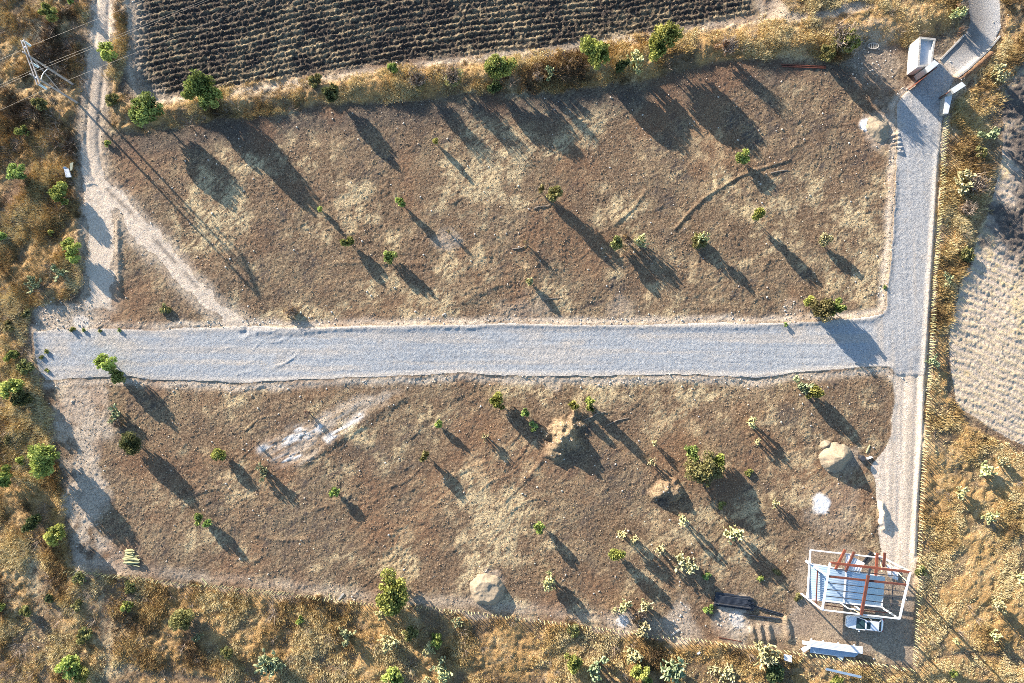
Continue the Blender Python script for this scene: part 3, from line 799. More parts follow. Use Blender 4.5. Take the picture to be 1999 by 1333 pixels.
# H-frame power pole
PB = [gp(142, 164), gp(150.5, 200)]
HP = [10.4, 9.9]
root = empty('utility_pole', (PB[0] + PB[1]) / 2)
tag(root, 'tall timber H-frame power pole with crossarm and three insulator strings', 'utility pole')
o = Vector(root.location)
for b, h in zip(PB, HP):
    MB().tube([b - o - Vector((0, 0, .5)), b - o + Vector((0, 0, h - (b.z - 0)))], 0.16, 10, 0.10).build('pole', M['weathered'], root)
za = 9.6
A, B = P(43.9, 77.7, za), P(75.7, 164.9, za)
dd = (B - A).normalized(); side = Vector((-dd.y, dd.x, 0)) * 0.17
for s in (-1, 1):
    MB().bar(A + side * s - o, B + side * s - o, 0.10, 0.20).build('crossarm', M['weathered'], root)
for k in (0.16, 0.84):
    c = A + (B - A) * k - o
    MB().bar(c - side * 1.5, c + side * 1.5, 0.14, 0.14).build('bracket', M['white_paint'], root)
INS = []
for k in (0.0, 0.5, 1.0):
    c = A + (B - A) * (0.01 + 0.98 * k)
    mb = MB(); prof = []
    n = 9
    for i in range(n + 1):
        z = -0.12 - 1.3 * i / n
        prof += [(z, 0.05), (z - 0.05, 0.14), (z - 0.10, 0.10)]
    rings = []
    N = 10
    for z, r in prof: rings += [(math.cos(2 * math.pi * q / N) * r, math.sin(2 * math.pi * q / N) * r, z) for q in range(N)]
    fs = [(i * N + q, i * N + (q + 1) % N, (i + 1) * N + (q + 1) % N, (i + 1) * N + q) for i in range(len(prof) - 1) for q in range(N)]
    mb.add(rings, fs)
    mb.build('insulator', M['glass_ins'], root, c - o)
    INS.append(c + Vector((0, 0, -1.55)))
# braces between the poles
T0, T1 = PB[0] + Vector((0, 0, 8.6)), PB[1] + Vector((0, 0, 3.4))
MB().tube([T0 - o, T1 - o], 0.06, 6).build('brace', M['weathered'], root)
a, b = PB[0] + Vector((0, 0, 5.3)) - o, PB[1] + Vector((0, 0, 7.8)) - o
MB().tube([a + (b - a) * t + Vector((-0.12, 0.0, 0.15)) * math.sin(math.pi * t) for t in (0, .2, .4, .6, .8, 1)], 0.06, 6).build('brace', M['white_paint'], root)
wdir = (P(186, 30, 8.2) - P(58, 85, 8.2)).normalized()
def wire(p, label, sag):
    pts = []
    for s in (-1, 1):
        half = []
        for i in range(1, 16):
            t = i / 15
            half.append(p + wdir * s * 75 * t + Vector((0, 0, -sag * 4 * (t / 2) * (1 - t / 2))))
        pts = (half[::-1] + [p]) if s < 0 else pts + half
    ob = MB().tube([q - p for q in pts], 0.012, 5).build('power_line', M['wire'], None, p)
    tag(ob, label, 'power line', 'power lines hung from the utility pole')
wire(INS[0], 'thin power line hung from the upper end insulator of the crossarm', 1.5)
wire(INS[1], 'thin power line hung from the middle insulator of the crossarm', 1.5)
wire(INS[2], 'thin power line hung from the lower end insulator of the crossarm', 1.5)
wire(PB[1] + Vector((0, 0, HP[1] - PB[1].z)), 'thin shield wire running over the top of the lower pole', 1.2)

# fences of pale stakes
def fence(px, step, rpx, label, name):
    pts = PL(px); out = []; acc = 0.0
    for (ax, ay), (bx, by) in zip(pts[:-1], pts[1:]):
        L = math.hypot(bx - ax, by - ay)
        while acc < L:
            out.append((ax + (bx - ax) * acc / L, ay + (by - ay) * acc / L)); acc += step * rpx.uniform(0.7, 1.3)
        acc -= L
    root = empty(name, (out[0][0], out[0][1], zat(*out[0])))
    tag(root, label, 'fence'); o = Vector(root.location)
    post = MB().tube([(0, 0, -0.3), (0, 0, 1.0)], 0.048, 6, 0.04).mesh('post'); post.materials.append(M['post'])
    mats = []; tops = []
    for x, y in out:
        h = rpx.uniform(0.85, 1.3); z = zat(x, y)
        t = Matrix.Translation(Vector((x + rpx.uniform(-.08, .08), y + rpx.uniform(-.08, .08), z)) - o) @ Matrix.Rotation(rpx.gauss(0, 0.07), 4, 'X') @ Matrix.Rotation(rpx.gauss(0, 0.07), 4, 'Y') @ Matrix.Diagonal((1, 1, h, 1))
        mats.append((math.hypot(x, y), t)); tops.append((x - o.x, y - o.y, z - o.z + 0.8))
    order = sorted(range(len(mats)), key=lambda i: -mats[i][0])
    vis = [i for i in order if abs(out[i][0]) < 69.5 and out[i][1] > -42.5]
    keep = set(vis[:100])
    rest = MB()
    for i in range(len(mats)):
        if i in keep:
            p = bpy.data.objects.new('post', post); COL.objects.link(p); p.parent = root; p.matrix_basis = mats[i][1]
        else:
            rest.add([mats[i][1] @ v.co for v in post.vertices], [tuple(f.vertices) for f in post.polygons])
    r = rest.build('fence_posts', M['post'], root); r['kind'] = 'stuff'
    mb = MB()
    for zz in (0.0, -0.35):
        mb.tube([Vector(t) + Vector((0, 0, zz)) for t in tops[::3]], 0.006, 3)
    mb.build('wire', M['wire'], root)
fr = random.Random(5)
fence([(1843, 232), (1838, 300), (1832, 400), (1826, 480), (1820, 560), (1815, 640), (1812, 700), (1808, 780)], 0.30, fr, 'close set row of pale stakes fencing the gravel road from the gate southward', 'post_fence')
fence([(1808, 782), (1800, 880), (1796, 960), (1793, 1040), (1788, 1130), (1785, 1220), (1782, 1296)], 0.46, fr, 'row of pale stakes fencing the pale dirt track beside the steel shed', 'post_fence')
fence([(136, 1111), (200, 1118), (290, 1128), (350, 1138), (420, 1142), (500, 1150), (600, 1162), (700, 1175), (760, 1183), (830, 1184), (900, 1190)], 0.52, fr, 'long row of pale stakes fencing the lower lot from the broad green tree westward', 'post_fence')
fence([(904, 1191), (1000, 1203), (1100, 1215), (1180, 1225), (1280, 1240), (1350, 1245), (1440, 1258), (1530, 1270), (1600, 1278), (1700, 1292), (1780, 1305)], 0.56, fr, 'row of pale stakes fencing the lower lot beside the pipes and white panels', 'post_fence')

# steel shed: low corrugated roof and the tall frame over it
Z0, Z1 = 2.4, 6.6
base = gp(1660, 1140)
root = empty('steel_shed', base)
tag(root, 'half built steel shed with pale corrugated roof under a tall white and red frame', 'shed')
o = Vector(root.location)
def S(px, py, z): return P(px, py, z) - o
zg = -0.3
# corrugated roof
n_, m_ = 96, 2
c00, c10, c11, c01 = S(1583, 1100.6, Z0), S(1727, 1127, Z0), S(1722, 1185, Z0), S(1581, 1170, Z0)
rv, rf_ = [], []
for j in range(121):
    v = j / 120
    for i in range(2):
        u = i
        p = (c00 * (1 - u) + c10 * u) * (1 - v) + (c01 * (1 - u) + c11 * u) * v
        tri = abs((j % 8) - 4) / 4.0
        rv.append((p.x, p.y, p.z + 0.018 * min(1, max(0, tri * 2 - 0.5)) + (0.25 * (0.5 - v))))
for j in range(120): rf_.append((j * 2, j * 2 + 1, j * 2 + 3, j * 2 + 2))
ro = link('roof', npmesh('roof', np.array(rv), np.array(rf_)), M['sheet'], root)
sol = ro.modifiers.new('thickness', 'SOLIDIFY'); sol.thickness = 0.01
mb = MB()
a, b = c00 + (c10 - c00) * 0.47, c01 + (c11 - c01) * 0.47
mb.bar(a + Vector((0, 0, .22)), b + Vector((0, 0, -.02)), 0.22, 0.05); mb.build('roof_flashing', M['white_paint'], root)
def beam(nm, a, b, w, h, m): return MB().bar(a, b, w, h).build(nm, M[m], root)
up = Vector((0, 0, 1))
for a, b in ((c00, c10), (c01, c11), (c10, c11), (c00, c01)):
    beam('roof_edge_beam', a - up * .16, b - up * .16, 0.16, 0.22, 'white_paint')
# low beams
beam('low_beam', S(1582, 1073.5, Z0), S(1724, 1089, Z0), 0.15, 0.18, 'white_paint')
beam('low_beam', S(1582, 1073.5, Z0), S(1576, 1167, Z0), 0.18, 0.2, 'white_paint')
beam('low_beam', S(1574, 1093.5, Z0 + .26), S(1584, 1101, Z0 + .26), 0.16, 0.16, 'white_paint')
NWt, NEt, SEt, SWt, MWt = S(1620.5, 1098.5, Z1), S(1777, 1116, Z1), S(1756, 1208, Z1), S(1605, 1190.4, Z1), S(1614, 1122.7, Z1)
for t in (NEt, SEt, SWt, MWt):
    beam('column', Vector((t.x, t.y, zg)), t - up * .15, 0.17, 0.17, 'white_paint')
for p in (S(1724, 1089, Z0),):
    beam('column', Vector((p.x, p.y, zg)), p - up * .14, 0.16, 0.16, 'white_paint')
beam('portal_beam', NWt, SWt, 0.2, 0.22, 'white_paint')
beam('portal_beam', NEt, SEt, 0.2, 0.22, 'white_paint')
beam('eaves_beam', SWt - up * .02, SEt - up * .02, 0.14, 0.2, 'white_paint')
beam('red_beam', S(1622, 1098.5, Z1 - .05), S(1776, 1116.5, Z1 - .05), 0.28, 0.24, 'rust')
beam('red_beam', S(1618, 1125, Z1 - .08), S(1770.5, 1141.5, Z1 - .08), 0.24, 0.24, 'dark_rust')
beam('red_beam', S(1695, 1123, Z1 + .18), S(1681, 1200, Z1 + .18), 0.34, 0.24, 'dark_rust')
beam('red_beam', S(1698.5, 1109, Z1 + .16), S(1695.2, 1122, Z1 + .16), 0.24, 0.2, 'dark_steel')
def lerp(a, b, t): return a + (b - a) * t
for t in (0.13, 0.43, 0.57, 0.71, 0.84):
    beam('purlin', lerp(NWt, SWt, t) - up * .2, lerp(NEt, SEt, t) - up * .2, 0.08, 0.12, 'dark_steel')
beam('purlin', S(1744, 1130, Z1 - .36), S(1740, 1195, Z1 - .36), 0.08, 0.12, 'dark_steel')
beam('orange_rail', S(1610, 1181, Z0 - .4), S(1645, 1186, Z0 - .4), 0.1, 0.1, 'rust')
beam('orange_rail', S(1685, 1191, Z0 - .4), S(1733, 1196, Z0 - .4), 0.1, 0.1, 'rust')
beam('brace', S(1638, 1175, Z0 - .3), S(1657, 1188, Z0 + 1.6), 0.14, 0.14, 'white_paint')
beam('brace', S(1663, 1178, Z0 - .3), S(1680, 1190.5, Z0 + 1.6), 0.14, 0.14, 'white_paint')
beam('brace', S(1657, 1188, Z0 + 1.6), S(1680, 1190.5, Z0 + 1.6), 0.13, 0.13, 'white_paint')
beam('brace', S(1667, 1190, 4.4), S(1682, 1199, 6.2), 0.10, 0.10, 'yellow_board')
beam('post_stay', S(1596, 1110, Z0 + .35), S(1593, 1178, Z0 + .2), 0.13, 0.13, 'dark_rust')
for t in ((1724, 1089, 2.3, 1776, 1114, 6.3), (1728, 1092, 2.0, 1775, 1140, 6.2), (1718, 1091, 2.2, 1722, 1116, 4.2)):
    beam('cable', S(*t[:3]), S(*t[3:]), 0.07, 0.07, 'yellow_board')

# things left on and around the shed
def lay(name, a, b, w, h, m, label, cat, group=None, z=None, z2=None):
    """a straight bar lying between two pixels, at its own height or on the ground"""
    if z is None:
        p, q = gp(*a), gp(*b); p.z += h / 2; q.z += h / 2
    else:
        p, q = P(a[0], a[1], z), P(b[0], b[1], z if z2 is None else z2)
    c = (p + q) / 2
    ob = MB().bar(p - c, q - c, w, h).build(name, M[m], None, c)
    return tag(ob, label, cat, group)
g = 'rusty beams laid over the shed edge'
lay('steel_beam', (1649.8, 1072.8), (1631, 1111), .30, .22, 'rust', 'slanting rust red beam nearest the shed corner with the tall column', 'beam', g, 2.72, 2.66)
lay('steel_beam', (1667.6, 1077), (1650.5, 1115.6), .28, .22, 'dark_rust', 'slanting rust red beam lying across the white corrugated offcuts', 'beam', g, 2.74, 2.68)
lay('steel_beam', (1712.5, 1080), (1709.7, 1123.4), .32, .22, 'rust', 'upright set long rust red beam over the shed roof edge', 'beam', g, 2.74, 2.68)
lay('steel_beam', (1727, 1079), (1725, 1106), .32, .22, 'dark_rust', 'short rust red beam at the cable end of the shed', 'beam', g, 2.74, 2.6)
def corr(a, b, c, d, z, name, label, group, nrib=4):
    p = [P(*q, z) for q in (a, b, c, d)]; o = sum(p, Vector()) / 4
    v = []; f = []; K = nrib * 8
    for i in range(K + 1):
        t = i / K; h = 0.025 * min(1, max(0, abs((i % 8) - 4) / 2 - .5))
        for q in (p[0].lerp(p[1], t), p[3].lerp(p[2], t)): v.append((q.x - o.x, q.y - o.y, q.z - o.z + h))
    for i in range(K): f.append((2 * i, 2 * i + 2, 2 * i + 3, 2 * i + 1))
    ob = link(name, npmesh(name, np.array(v), np.array(f)), M['white_paint'], None, o)
    s = ob.modifiers.new('thickness', 'SOLIDIFY'); s.thickness = 0.012
    tag(ob, label, 'metal sheet', group)
g = 'corrugated offcuts beside the shed'
corr((1651, 1083), (1660, 1082.5), (1654, 1110), (1649, 1111), 2.56, 'corrugated_sheet', 'narrow white corrugated offcut between two slanting rust beams', g, 2)
corr((1665, 1087), (1688, 1099), (1677, 1121), (1654, 1112), 2.60, 'corrugated_sheet', 'broad tilted white corrugated offcut lying over the shed roof edge', g, 5)
zz = zat(*G(1742, 1116)) + 0.25
corr((1731, 1101), (1740, 1104), (1740, 1128), (1733, 1124), zz, 'corrugated_sheet', 'white corrugated strip on the ground nearest the red beams', g, 2)
corr((1742, 1104.5), (1754, 1109), (1753, 1133), (1742, 1129), zz, 'corrugated_sheet', 'white corrugated sheet on the ground under the tall white portal', g, 3)
g = 'dark tubes behind the shed'
lay('steel_tube', (1684, 1097), (1699, 1076), .14, .14, 'black_pipe', 'dark tube leaning out behind the shed, inner of two', 'tube', g)
lay('steel_tube', (1688.5, 1098), (1703, 1077.5), .12, .12, 'black_pipe', 'dark tube leaning out behind the shed, outer of two', 'tube', g)

# car
cx, cy = G(1687, 1216, 0.8)
car = empty('car', (cx, cy, zat(cx, cy)), R(174.3))
tag(car, 'silver white estate car with sunroof parked beside the steel shed', 'car')
M['car_paint'] = m_plain('car paint', (0.60, 0.63, 0.66), (0.68, 0.70, 0.72), 0.8, 0.25, 0.2, 0.5)
M['glass'] = m_plain('car glass', (0.008, 0.020, 0.024), (0.015, 0.035, 0.040), 1.0, 0.06, 0.0, 0.6)
M['tyre'] = m_plain('tyre rubber', (0.015, 0.015, 0.016), (0.03, 0.03, 0.03), 3.0, 0.8)
M['lamp'] = m_plain('clear lamp', (0.62, 0.64, 0.66), (0.82, 0.82, 0.82), 2.0, 0.12, 0.0, 0.6)
M['red_lamp'] = m_plain('red lamp', (0.28, 0.02, 0.015), (0.42, 0.035, 0.025), 2.0, 0.2, 0.0, 0.6)
st = [(-2.46, .70, .55, .80), (-2.40, .80, .42, 1.0), (-2.15, .88, .30, 1.08), (-1.4, .92, .28, 1.10), (0.0, .92, .28, 1.07), (0.85, .915, .28, 1.04), (1.35, .90, .28, .99), (1.95, .85, .30, .90), (2.28, .74, .36, .78), (2.44, .52, .45, .66)]
v = []; f = []
for x, wdt, z0, z1 in st:
    zm = z0 + (z1 - z0) * .55
    for y, z in ((-wdt * .86, z0), (-wdt, z0 + .1), (-wdt, zm), (-wdt * .95, z1 - .08), (-wdt * .80, z1 - .01), (0, z1 + .03), (wdt * .80, z1 - .01), (wdt * .95, z1 - .08), (wdt, zm), (wdt, z0 + .1), (wdt * .86, z0)):
        v.append((x, y, z))
n = 11
for i in range(len(st) - 1):
    for k in range(n): f.append((i * n + k, (i + 1) * n + k, (i + 1) * n + (k + 1) % n, i * n + (k + 1) % n))
f += [tuple(range(n)), tuple(range((len(st) - 1) * n, len(st) * n))[::-1]]
bd = MB().add(v, f).build('body', M['car_paint'], car)
for p in bd.data.polygons: p.use_smooth = True
# greenhouse: glass all round, painted roof on pillars
gb = [(1.02, .80), (-1.95, .80)]; gt = [(.30, .64), (-1.62, .64)]
zb, zt = 1.03, 1.60
Bq = [(1.20, -.80, zb), (1.20, .80, zb), (-2.14, .80, zb + .03), (-2.14, -.80, zb + .03)]
Tq = [(.28, -.63, zt), (.28, .63, zt), (-1.60, .63, zt), (-1.60, -.63, zt)]
def quad(p, nm, t=0.03):
    c = sum((Vector(q) for q in p), Vector()) / 4
    nrm = (Vector(p[1]) - Vector(p[0])).cross(Vector(p[3]) - Vector(p[0])).normalized()
    vs = [Vector(q) for q in p] + [Vector(q) - nrm * t for q in p]
    return MB().add(vs, [(0, 1, 2, 3), (7, 6, 5, 4), (0, 4, 5, 1), (1, 5, 6, 2), (2, 6, 7, 3), (3, 7, 4, 0)])
quad([Bq[0], Bq[1], Tq[1], Tq[0]], 'w').build('windshield', M['glass'], car)
quad([Bq[2], Bq[3], Tq[3], Tq[2]], 'w').build('rear_window', M['glass'], car)
quad([Bq[1], Bq[2], Tq[2], Tq[1]], 'w').build('side_window', M['glass'], car)
quad([Bq[3], Bq[0], Tq[0], Tq[3]], 'w').build('side_window', M['glass'], car)
r_ = MB()
r_.add([(.30, -.66, zt), (.30, .66, zt), (-1.58, .66, zt), (-1.58, -.66, zt), (.22, -.58, zt + .075), (.22, .58, zt + .075), (-1.5, .58, zt + .075), (-1.5, -.58, zt + .075)],
       [(0, 1, 5, 4), (1, 2, 6, 5), (2, 3, 7, 6), (3, 0, 4, 7), (4, 5, 6, 7), (3, 2, 1, 0)])
r_.build('roof', M['car_paint'], car)
MB().box((-.12, 0, zt + .082), .50, .86, .02).build('sunroof', M['glass'], car)
for s in (-1, 1):
    MB().bar((.25, s * .69, zt + .05), (-1.5, s * .69, zt + .05), .05, .06).build('roof_rail', M['dark_steel'], car)
    for i in range(2):
        a, b = (Bq[0 if s < 0 else 1], Tq[0 if s < 0 else 1]) if i == 0 else (Bq[3 if s < 0 else 2], Tq[3 if s < 0 else 2])
        MB().bar(a, b, .09, .09).build('pillar', M['car_paint'], car)
    MB().bar((-.45, s * .82, zb), (-.5, s * .665, zt), .10, .05).build('pillar', M['car_paint'], car)
    MB().box((.78, s * 1.0, 1.05), .16, .22, .14).build('mirror', M['car_paint'], car)
    h = MB().add([(2.10, s * .80, .78), (2.38, s * .62, .66), (2.40, s * .50, .72), (2.18, s * .56, .885), (1.95, s * .74, .905)], [(0, 1, 2, 3, 4)])
    hb = h.build('headlight', M['lamp'], car); sm_ = hb.modifiers.new('t', 'SOLIDIFY'); sm_.thickness = .05; sm_.offset = 1
    MB().box((-2.42, s * .70, .88), .10, .22, .26).build('tail_light', M['red_lamp'], car)
    for x in (1.48, -1.45):
        wr = MB().tube([(x, s * .70, .33), (x, s * .925, .33)], .33, 20).build('wheel', M['tyre'], car)
        MB().tube([(x, s * .90, .33), (x, s * .935, .33)], .20, 12).build('rim', M['sheet'], wr)
MB().box((2.36, 0, .50), .14, 1.2, .18).build('front_bumper', M['car_paint'], car)
MB().box((-2.46, 0, .55), .16, 1.5, .26).build('rear_bumper', M['car_paint'], car)
MB().box((2.40, 0, .66), .05, .70, .12).build('grille', M['dark_steel'], car)
MB().bar((1.02, -.62, 1.055), (1.02, .62, 1.055), .10, .03).build('wiper_cowl', M['dark_steel'], car)

# white channels stacked by the fence, dark pipes, posts and odd pieces
g = 'white panels stacked by the lower fence'
zb = gp(1635, 1268).z
A0, A1 = (1581, 1249.5), (1684, 1262.5); B0, B1 = (1582, 1262), (1683.5, 1276)
word = ['topmost', 'second', 'third', 'fourth', 'fifth']
for k in range(5):
    t = (k + .5) / 5
    a = (A0[0] + (B0[0] - A0[0]) * t, A0[1] + (B0[1] - A0[1]) * t); b = (A1[0] + (B1[0] - A1[0]) * t, A1[1] + (B1[1] - A1[1]) * t)
    p, q = P(*a, zb + .60 - .012 * k), P(*b, zb + .60 - .012 * k); c = (p + q) / 2
    bb = MB().bar(p - c, q - c, .19, .16).build('channel', M['white_paint'], None, c); bevel(bb, .02)
    tag(bb, f'long white panel, {word[k]} in the stack counted from the shed side', 'panel', g)
def flat_thing(name, px, z, th, m, label, cat, group=None, tilt=None):
    p = [P(*q, z + (tilt[i] if tilt else 0)) for i, q in enumerate(px)]; c = sum(p, Vector()) / len(p); n = len(p)
    vs = [q - c for q in p] + [q - c - Vector((0, 0, th)) for q in p]
    ob = MB().add(vs, [tuple(range(n))[::-1], tuple(range(n, 2 * n))] + [(i, (i + 1) % n, n + (i + 1) % n, n + i) for i in range(n)]).build(name, M[m], None, c)
    return tag(ob, label, cat, group)
flat_thing('white_sheet', [(1582, 1261), (1675, 1274), (1675, 1277.5), (1668, 1283), (1630, 1280), (1581.5, 1274)], zb + .28, .05, 'sheet', 'broad pale sheet sticking out under the stacked white panels', 'metal sheet', g)
flat_thing('white_sheet', [(1620, 1272), (1652, 1277), (1648, 1281), (1644.5, 1289.5), (1634, 1282.5)], zb + .20, .04, 'sheet', 'pale sheet with a pointed corner sticking toward the stake fence', 'metal sheet', g)
g = 'white timbers poking out of the panel stack'
for px, lab in ((1584, 'corner of the stack'), (1607, 'stack nearest the corner block'), (1636, 'middle of the stack'), (1667, 'car end of the stack')):
    y = 1245.5 + (px - 1584) * .135
    lay('bearer', (px, y + 1), (px, y + 9), .16, .14, 'white_paint', f'short white bearer poking out at the {lab}', 'timber', g, zb + .42)
lay('white_block', (1567, 1254), (1580.5, 1256), .42, .3, 'white_paint', 'thick white block end jutting straight from the panel stack', 'block', None, zb + .35)
lay('white_block', (1566, 1270), (1580, 1261), .5, .3, 'white_paint', 'thick white block slanting out of the panel stack', 'block', None, zb + .35)
zb2 = gp(1538, 1284).z
flat_thing('white_board', [(1530, 1277), (1546, 1279.5), (1546, 1293), (1530.5, 1288.5)], zb2 + .5, .04, 'white_paint', 'square white board lying in the grass beside a large cactus', 'board', None, (0, 0, .15, .2))
flat_thing('metal_sheet', [(1612, 1303.5), (1682.5, 1319.5), (1681, 1324), (1611.5, 1308)], gp(1647, 1313).z + .45, .03, 'sheet', 'long narrow grey metal sheet lying in the dry grass below the fence', 'metal sheet')
flat_thing('paper_scrap', [(1360, 1275), (1366, 1271.5), (1368, 1274.5), (1362.5, 1278)], gp(1364, 1275).z + .35, .01, 'white_paint', 'small white scrap in the dry grass below the fence', 'scrap')

def pipe(a, b, r, label, z=None, m='black_pipe', name='pipe', cat='pipe', group=None):
    p, q = gp(*a), gp(*b)
    if z is None: p.z += r * .8; q.z += r * .8
    else: p.z = z; q.z = z
    c = (p + q) / 2
    ob = MB().tube([p - c, q - c], r, 10).build(name, M[m], None, c)
    return tag(ob, label, cat, group)
g = 'dark pipes piled beside the lower fence'
zb3 = gp(1430, 1172).z
lab_pile = 'dark pipe in the pile lying near the lower stake fence'
pr = random.Random(9)
for k in range(13):
    t = k / 12
    e = pr.uniform(-3, 3) - (22 if k < 2 else 0)
    a = (1396 - 3.5 * t + pr.uniform(-1, 1), 1156 + 24 * t); b = (1466 + 6 * t + e + (-12 if k == 0 else 0), 1160 + 31 * t)
    pipe(a, b, .10, lab_pile, zb3 + .10, group=g)
for k in range(8):
    t = (k + .6) / 12
    a = (1396 - 3.5 * t + pr.uniform(-1, 1), 1160 + 24 * t); b = (1460 + 7 * t + pr.uniform(-4, 2), 1167 + 29 * t)
    pipe(a, b, .10, lab_pile, zb3 + .27, group=g)
pipe((1393, 1175), (1464, 1185), .09, 'grey pipe lying on top of the dark pipe pile', zb3 + .45, 'dark_steel')
pipe((1467, 1180.5), (1528, 1199), .08, 'dark pipe running out from the pile toward the shed, upper of two')
pipe((1466, 1183), (1527, 1202), .07, 'dark pipe running out from the pile toward the shed, lower of two')
pipe((1452, 1199), (1523, 1208), .10, 'single dark pipe lying apart below the pipe pile')
lay('rusty_rod', (1402, 1243), (1447, 1252), .10, .08, 'dark_rust', 'thin rusty bar lying just inside the lower stake fence', 'bar')
lay('plank', (1309, 1238.5), (1325.5, 1228), .22, .1, 'plank', 'grey plank lying across the earth near the prickly pears', 'plank')
lay('plank', (660, 1171), (671, 1158), .26, .12, 'plank', 'grey plank leaning at the lower fence near the broad green tree', 'plank')
lay('pale_post', (643, 1160), (644.5, 1170), .12, .1, 'post', 'short pale post lying beside the grey plank at the fence', 'post')
lay('pale_post', (395, 1128), (405, 1140), .14, .12, 'post', 'single pale post lying loose inside the lower fence', 'post')
lay('pale_post', (1697, 856 + 12), (1690, 884), .12, .12, 'post', 'thin pale bent pole near the black drum by the track', 'post')
g = 'pale stakes heaped in the lower lot'
zb4 = gp(262, 1090).z
lp = 'pale green stake in the heap lying in the lower lot'
for k in range(34):
    top = k < 15
    y = 1072 + (k * 0.85 if top else 13 + (k - 15) * 0.75)
    x0 = (247 if top else 245.5) + pr.uniform(-2, 2); L = pr.uniform(13, 18) if top else pr.uniform(22, 32)
    a = (x0, y); b = (x0 + L, y + L * pr.uniform(.08, .24) * (1 if k % 3 else -.2))
    pipe(a, b, .055, lp, zb4 + .06 + pr.uniform(0, .35 if not top else .2), 'post', 'stake', 'stake', g)
g = 'rusty rails below the hedge bank'
lay('steel_rail', (1525, 126.5), (1612, 130.5), .13, .14, 'dark_rust', 'long dark red rail on the ground below the hedge, upper of two', 'rail', g)
lay('steel_rail', (1526, 130), (1611, 133.5), .13, .14, 'dark_rust', 'long dark red rail on the ground below the hedge, lower of two', 'rail', g)
# round rack
c = gp(1703, 91)
rk = empty('round_rack', c); tag(rk, 'flat round pale rack with bars lying in dark rubble near the gatehouse', 'rack')
MB().tube([(math.cos(t) * .75, math.sin(t) * .42, .22) for t in [2 * math.pi * i / 24 for i in range(25)]], .06, 6).build('ring', M['plank'], rk)
mb = MB()
for k in (-.5, -.25, 0, .25, .5): mb.bar((k, -.36, .22), (k, .36, .22), .07, .05)
mb.build('bar', M['plank'], rk)
flat_thing('mattress', [(124.7, 329), (133, 328.5), (138.5, 345), (128.5, 346)], gp(131, 337).z + .55, .22, 'white_paint', 'dumped white mattress in the orange grass beside the track', 'mattress', None, (0, 0, -.1, -.1))
flat_thing('bag', [(121.5, 328), (126, 324.5), (130, 327), (125, 329)], gp(125, 327).z + .5, .2, 'sheet', 'crumpled white bag at the head of the dumped mattress', 'bag', None, (0, .1, .05, 0))
flat_thing('board', [(136, 318.7), (142.8, 316.5), (140.5, 332), (136.7, 333)], gp(139, 324).z + .5, .06, 'yellow_board', 'sun bleached yellowish board dumped beside the track', 'board', None, (.2, .2, 0, 0))
# drum by the track
c = gp(1679, 893)
dr = empty('drum', c); tag(dr, 'small black drum standing near the sand heap', 'drum')
MB().tube([(0, 0, 0), (0, 0, .7)], .36, 16).build('barrel', M['black_pipe'], dr)
MB().tube([(0, 0, .70), (0, 0, .74)], .38, 16, .36).build('rim', M['dark_steel'], dr)
flat_thing('sack', [(1692, 894), (1702, 890.5), (1704, 893), (1694, 897)], gp(1698, 894).z + .3, .25, 'white_paint', 'crumpled white sack lying beside the black drum', 'sack', None, (0, .05, .1, 0))

def heap(px, py, rx, ry, h, label, cat, m, name, seed, top=0.0, rot=0.0, pw=1.0):
    x0, y0 = G(px, py); n = 56; E = 1.25
    u = np.linspace(-E, E, n); U, W = np.meshgrid(u, u)
    c, s = math.cos(rot), math.sin(rot)
    x = x0 + (U * c * rx - W * s * ry); y = y0 + (U * s * rx + W * c * ry)
    q = np.hypot(U, W) + (fbm(x, y, 1.6, 200 + seed, 3) - .5) * .45
    hh = np.minimum(np.clip(1 - q ** pw, -0.15, 1), 1 - top) / (1 - top)
    z = bil(Z, x, y) + hh * h + (hh > 0) * ((vn(x, y, .35, 205 + seed) - .5) * .07 + (vn(x, y, .9, 207 + seed) - .5) * .22 * h)
    z = np.where(hh <= 0, bil(Z, x, y) - 0.12, z)
    i = np.arange(n * n).reshape(n, n)
    fq = np.stack([i[:-1, :-1], i[:-1, 1:], i[1:, 1:], i[1:, :-1]], -1).reshape(-1, 4)
    hv = hh.ravel(); fq = fq[(hv[fq] > -0.1).any(1)]
    uq, inv = np.unique(fq.ravel(), return_inverse=True)
    v = np.stack([x - x0, y - y0, z], -1).reshape(-1, 3)[uq]
    z0 = zat(x0, y0); v[:, 2] -= z0
    ob = link(name, npmesh(name, v, inv.reshape(-1, 4), smooth=True), M[m], None, (x0, y0, z0))
    return tag(ob, label, cat)
heap(1631, 893, 2.3, 1.9, 1.8, 'large heap of pale sand with one flank in shade near the black drum', 'sand heap', 'sand', 'sand_heap', 1, 0.06, 0.5)
heap(1611, 869, 0.75, 0.7, .45, 'little pale sand heap just beyond the large one', 'sand heap', 'sand', 'sand_heap', 2, 0.1)
heap(951, 1149, 2.35, 2.1, .95, 'flat topped sand heap beside the lower stake fence', 'sand heap', 'sand', 'sand_heap', 3, 0.5, -0.4, 1.3)
heap(1714, 250, 1.5, 1.9, .75, 'ridged tan earth heap beside the white powder near the gate', 'earth heap', 'sand', 'earth_heap', 4, 0.2, 0.2)

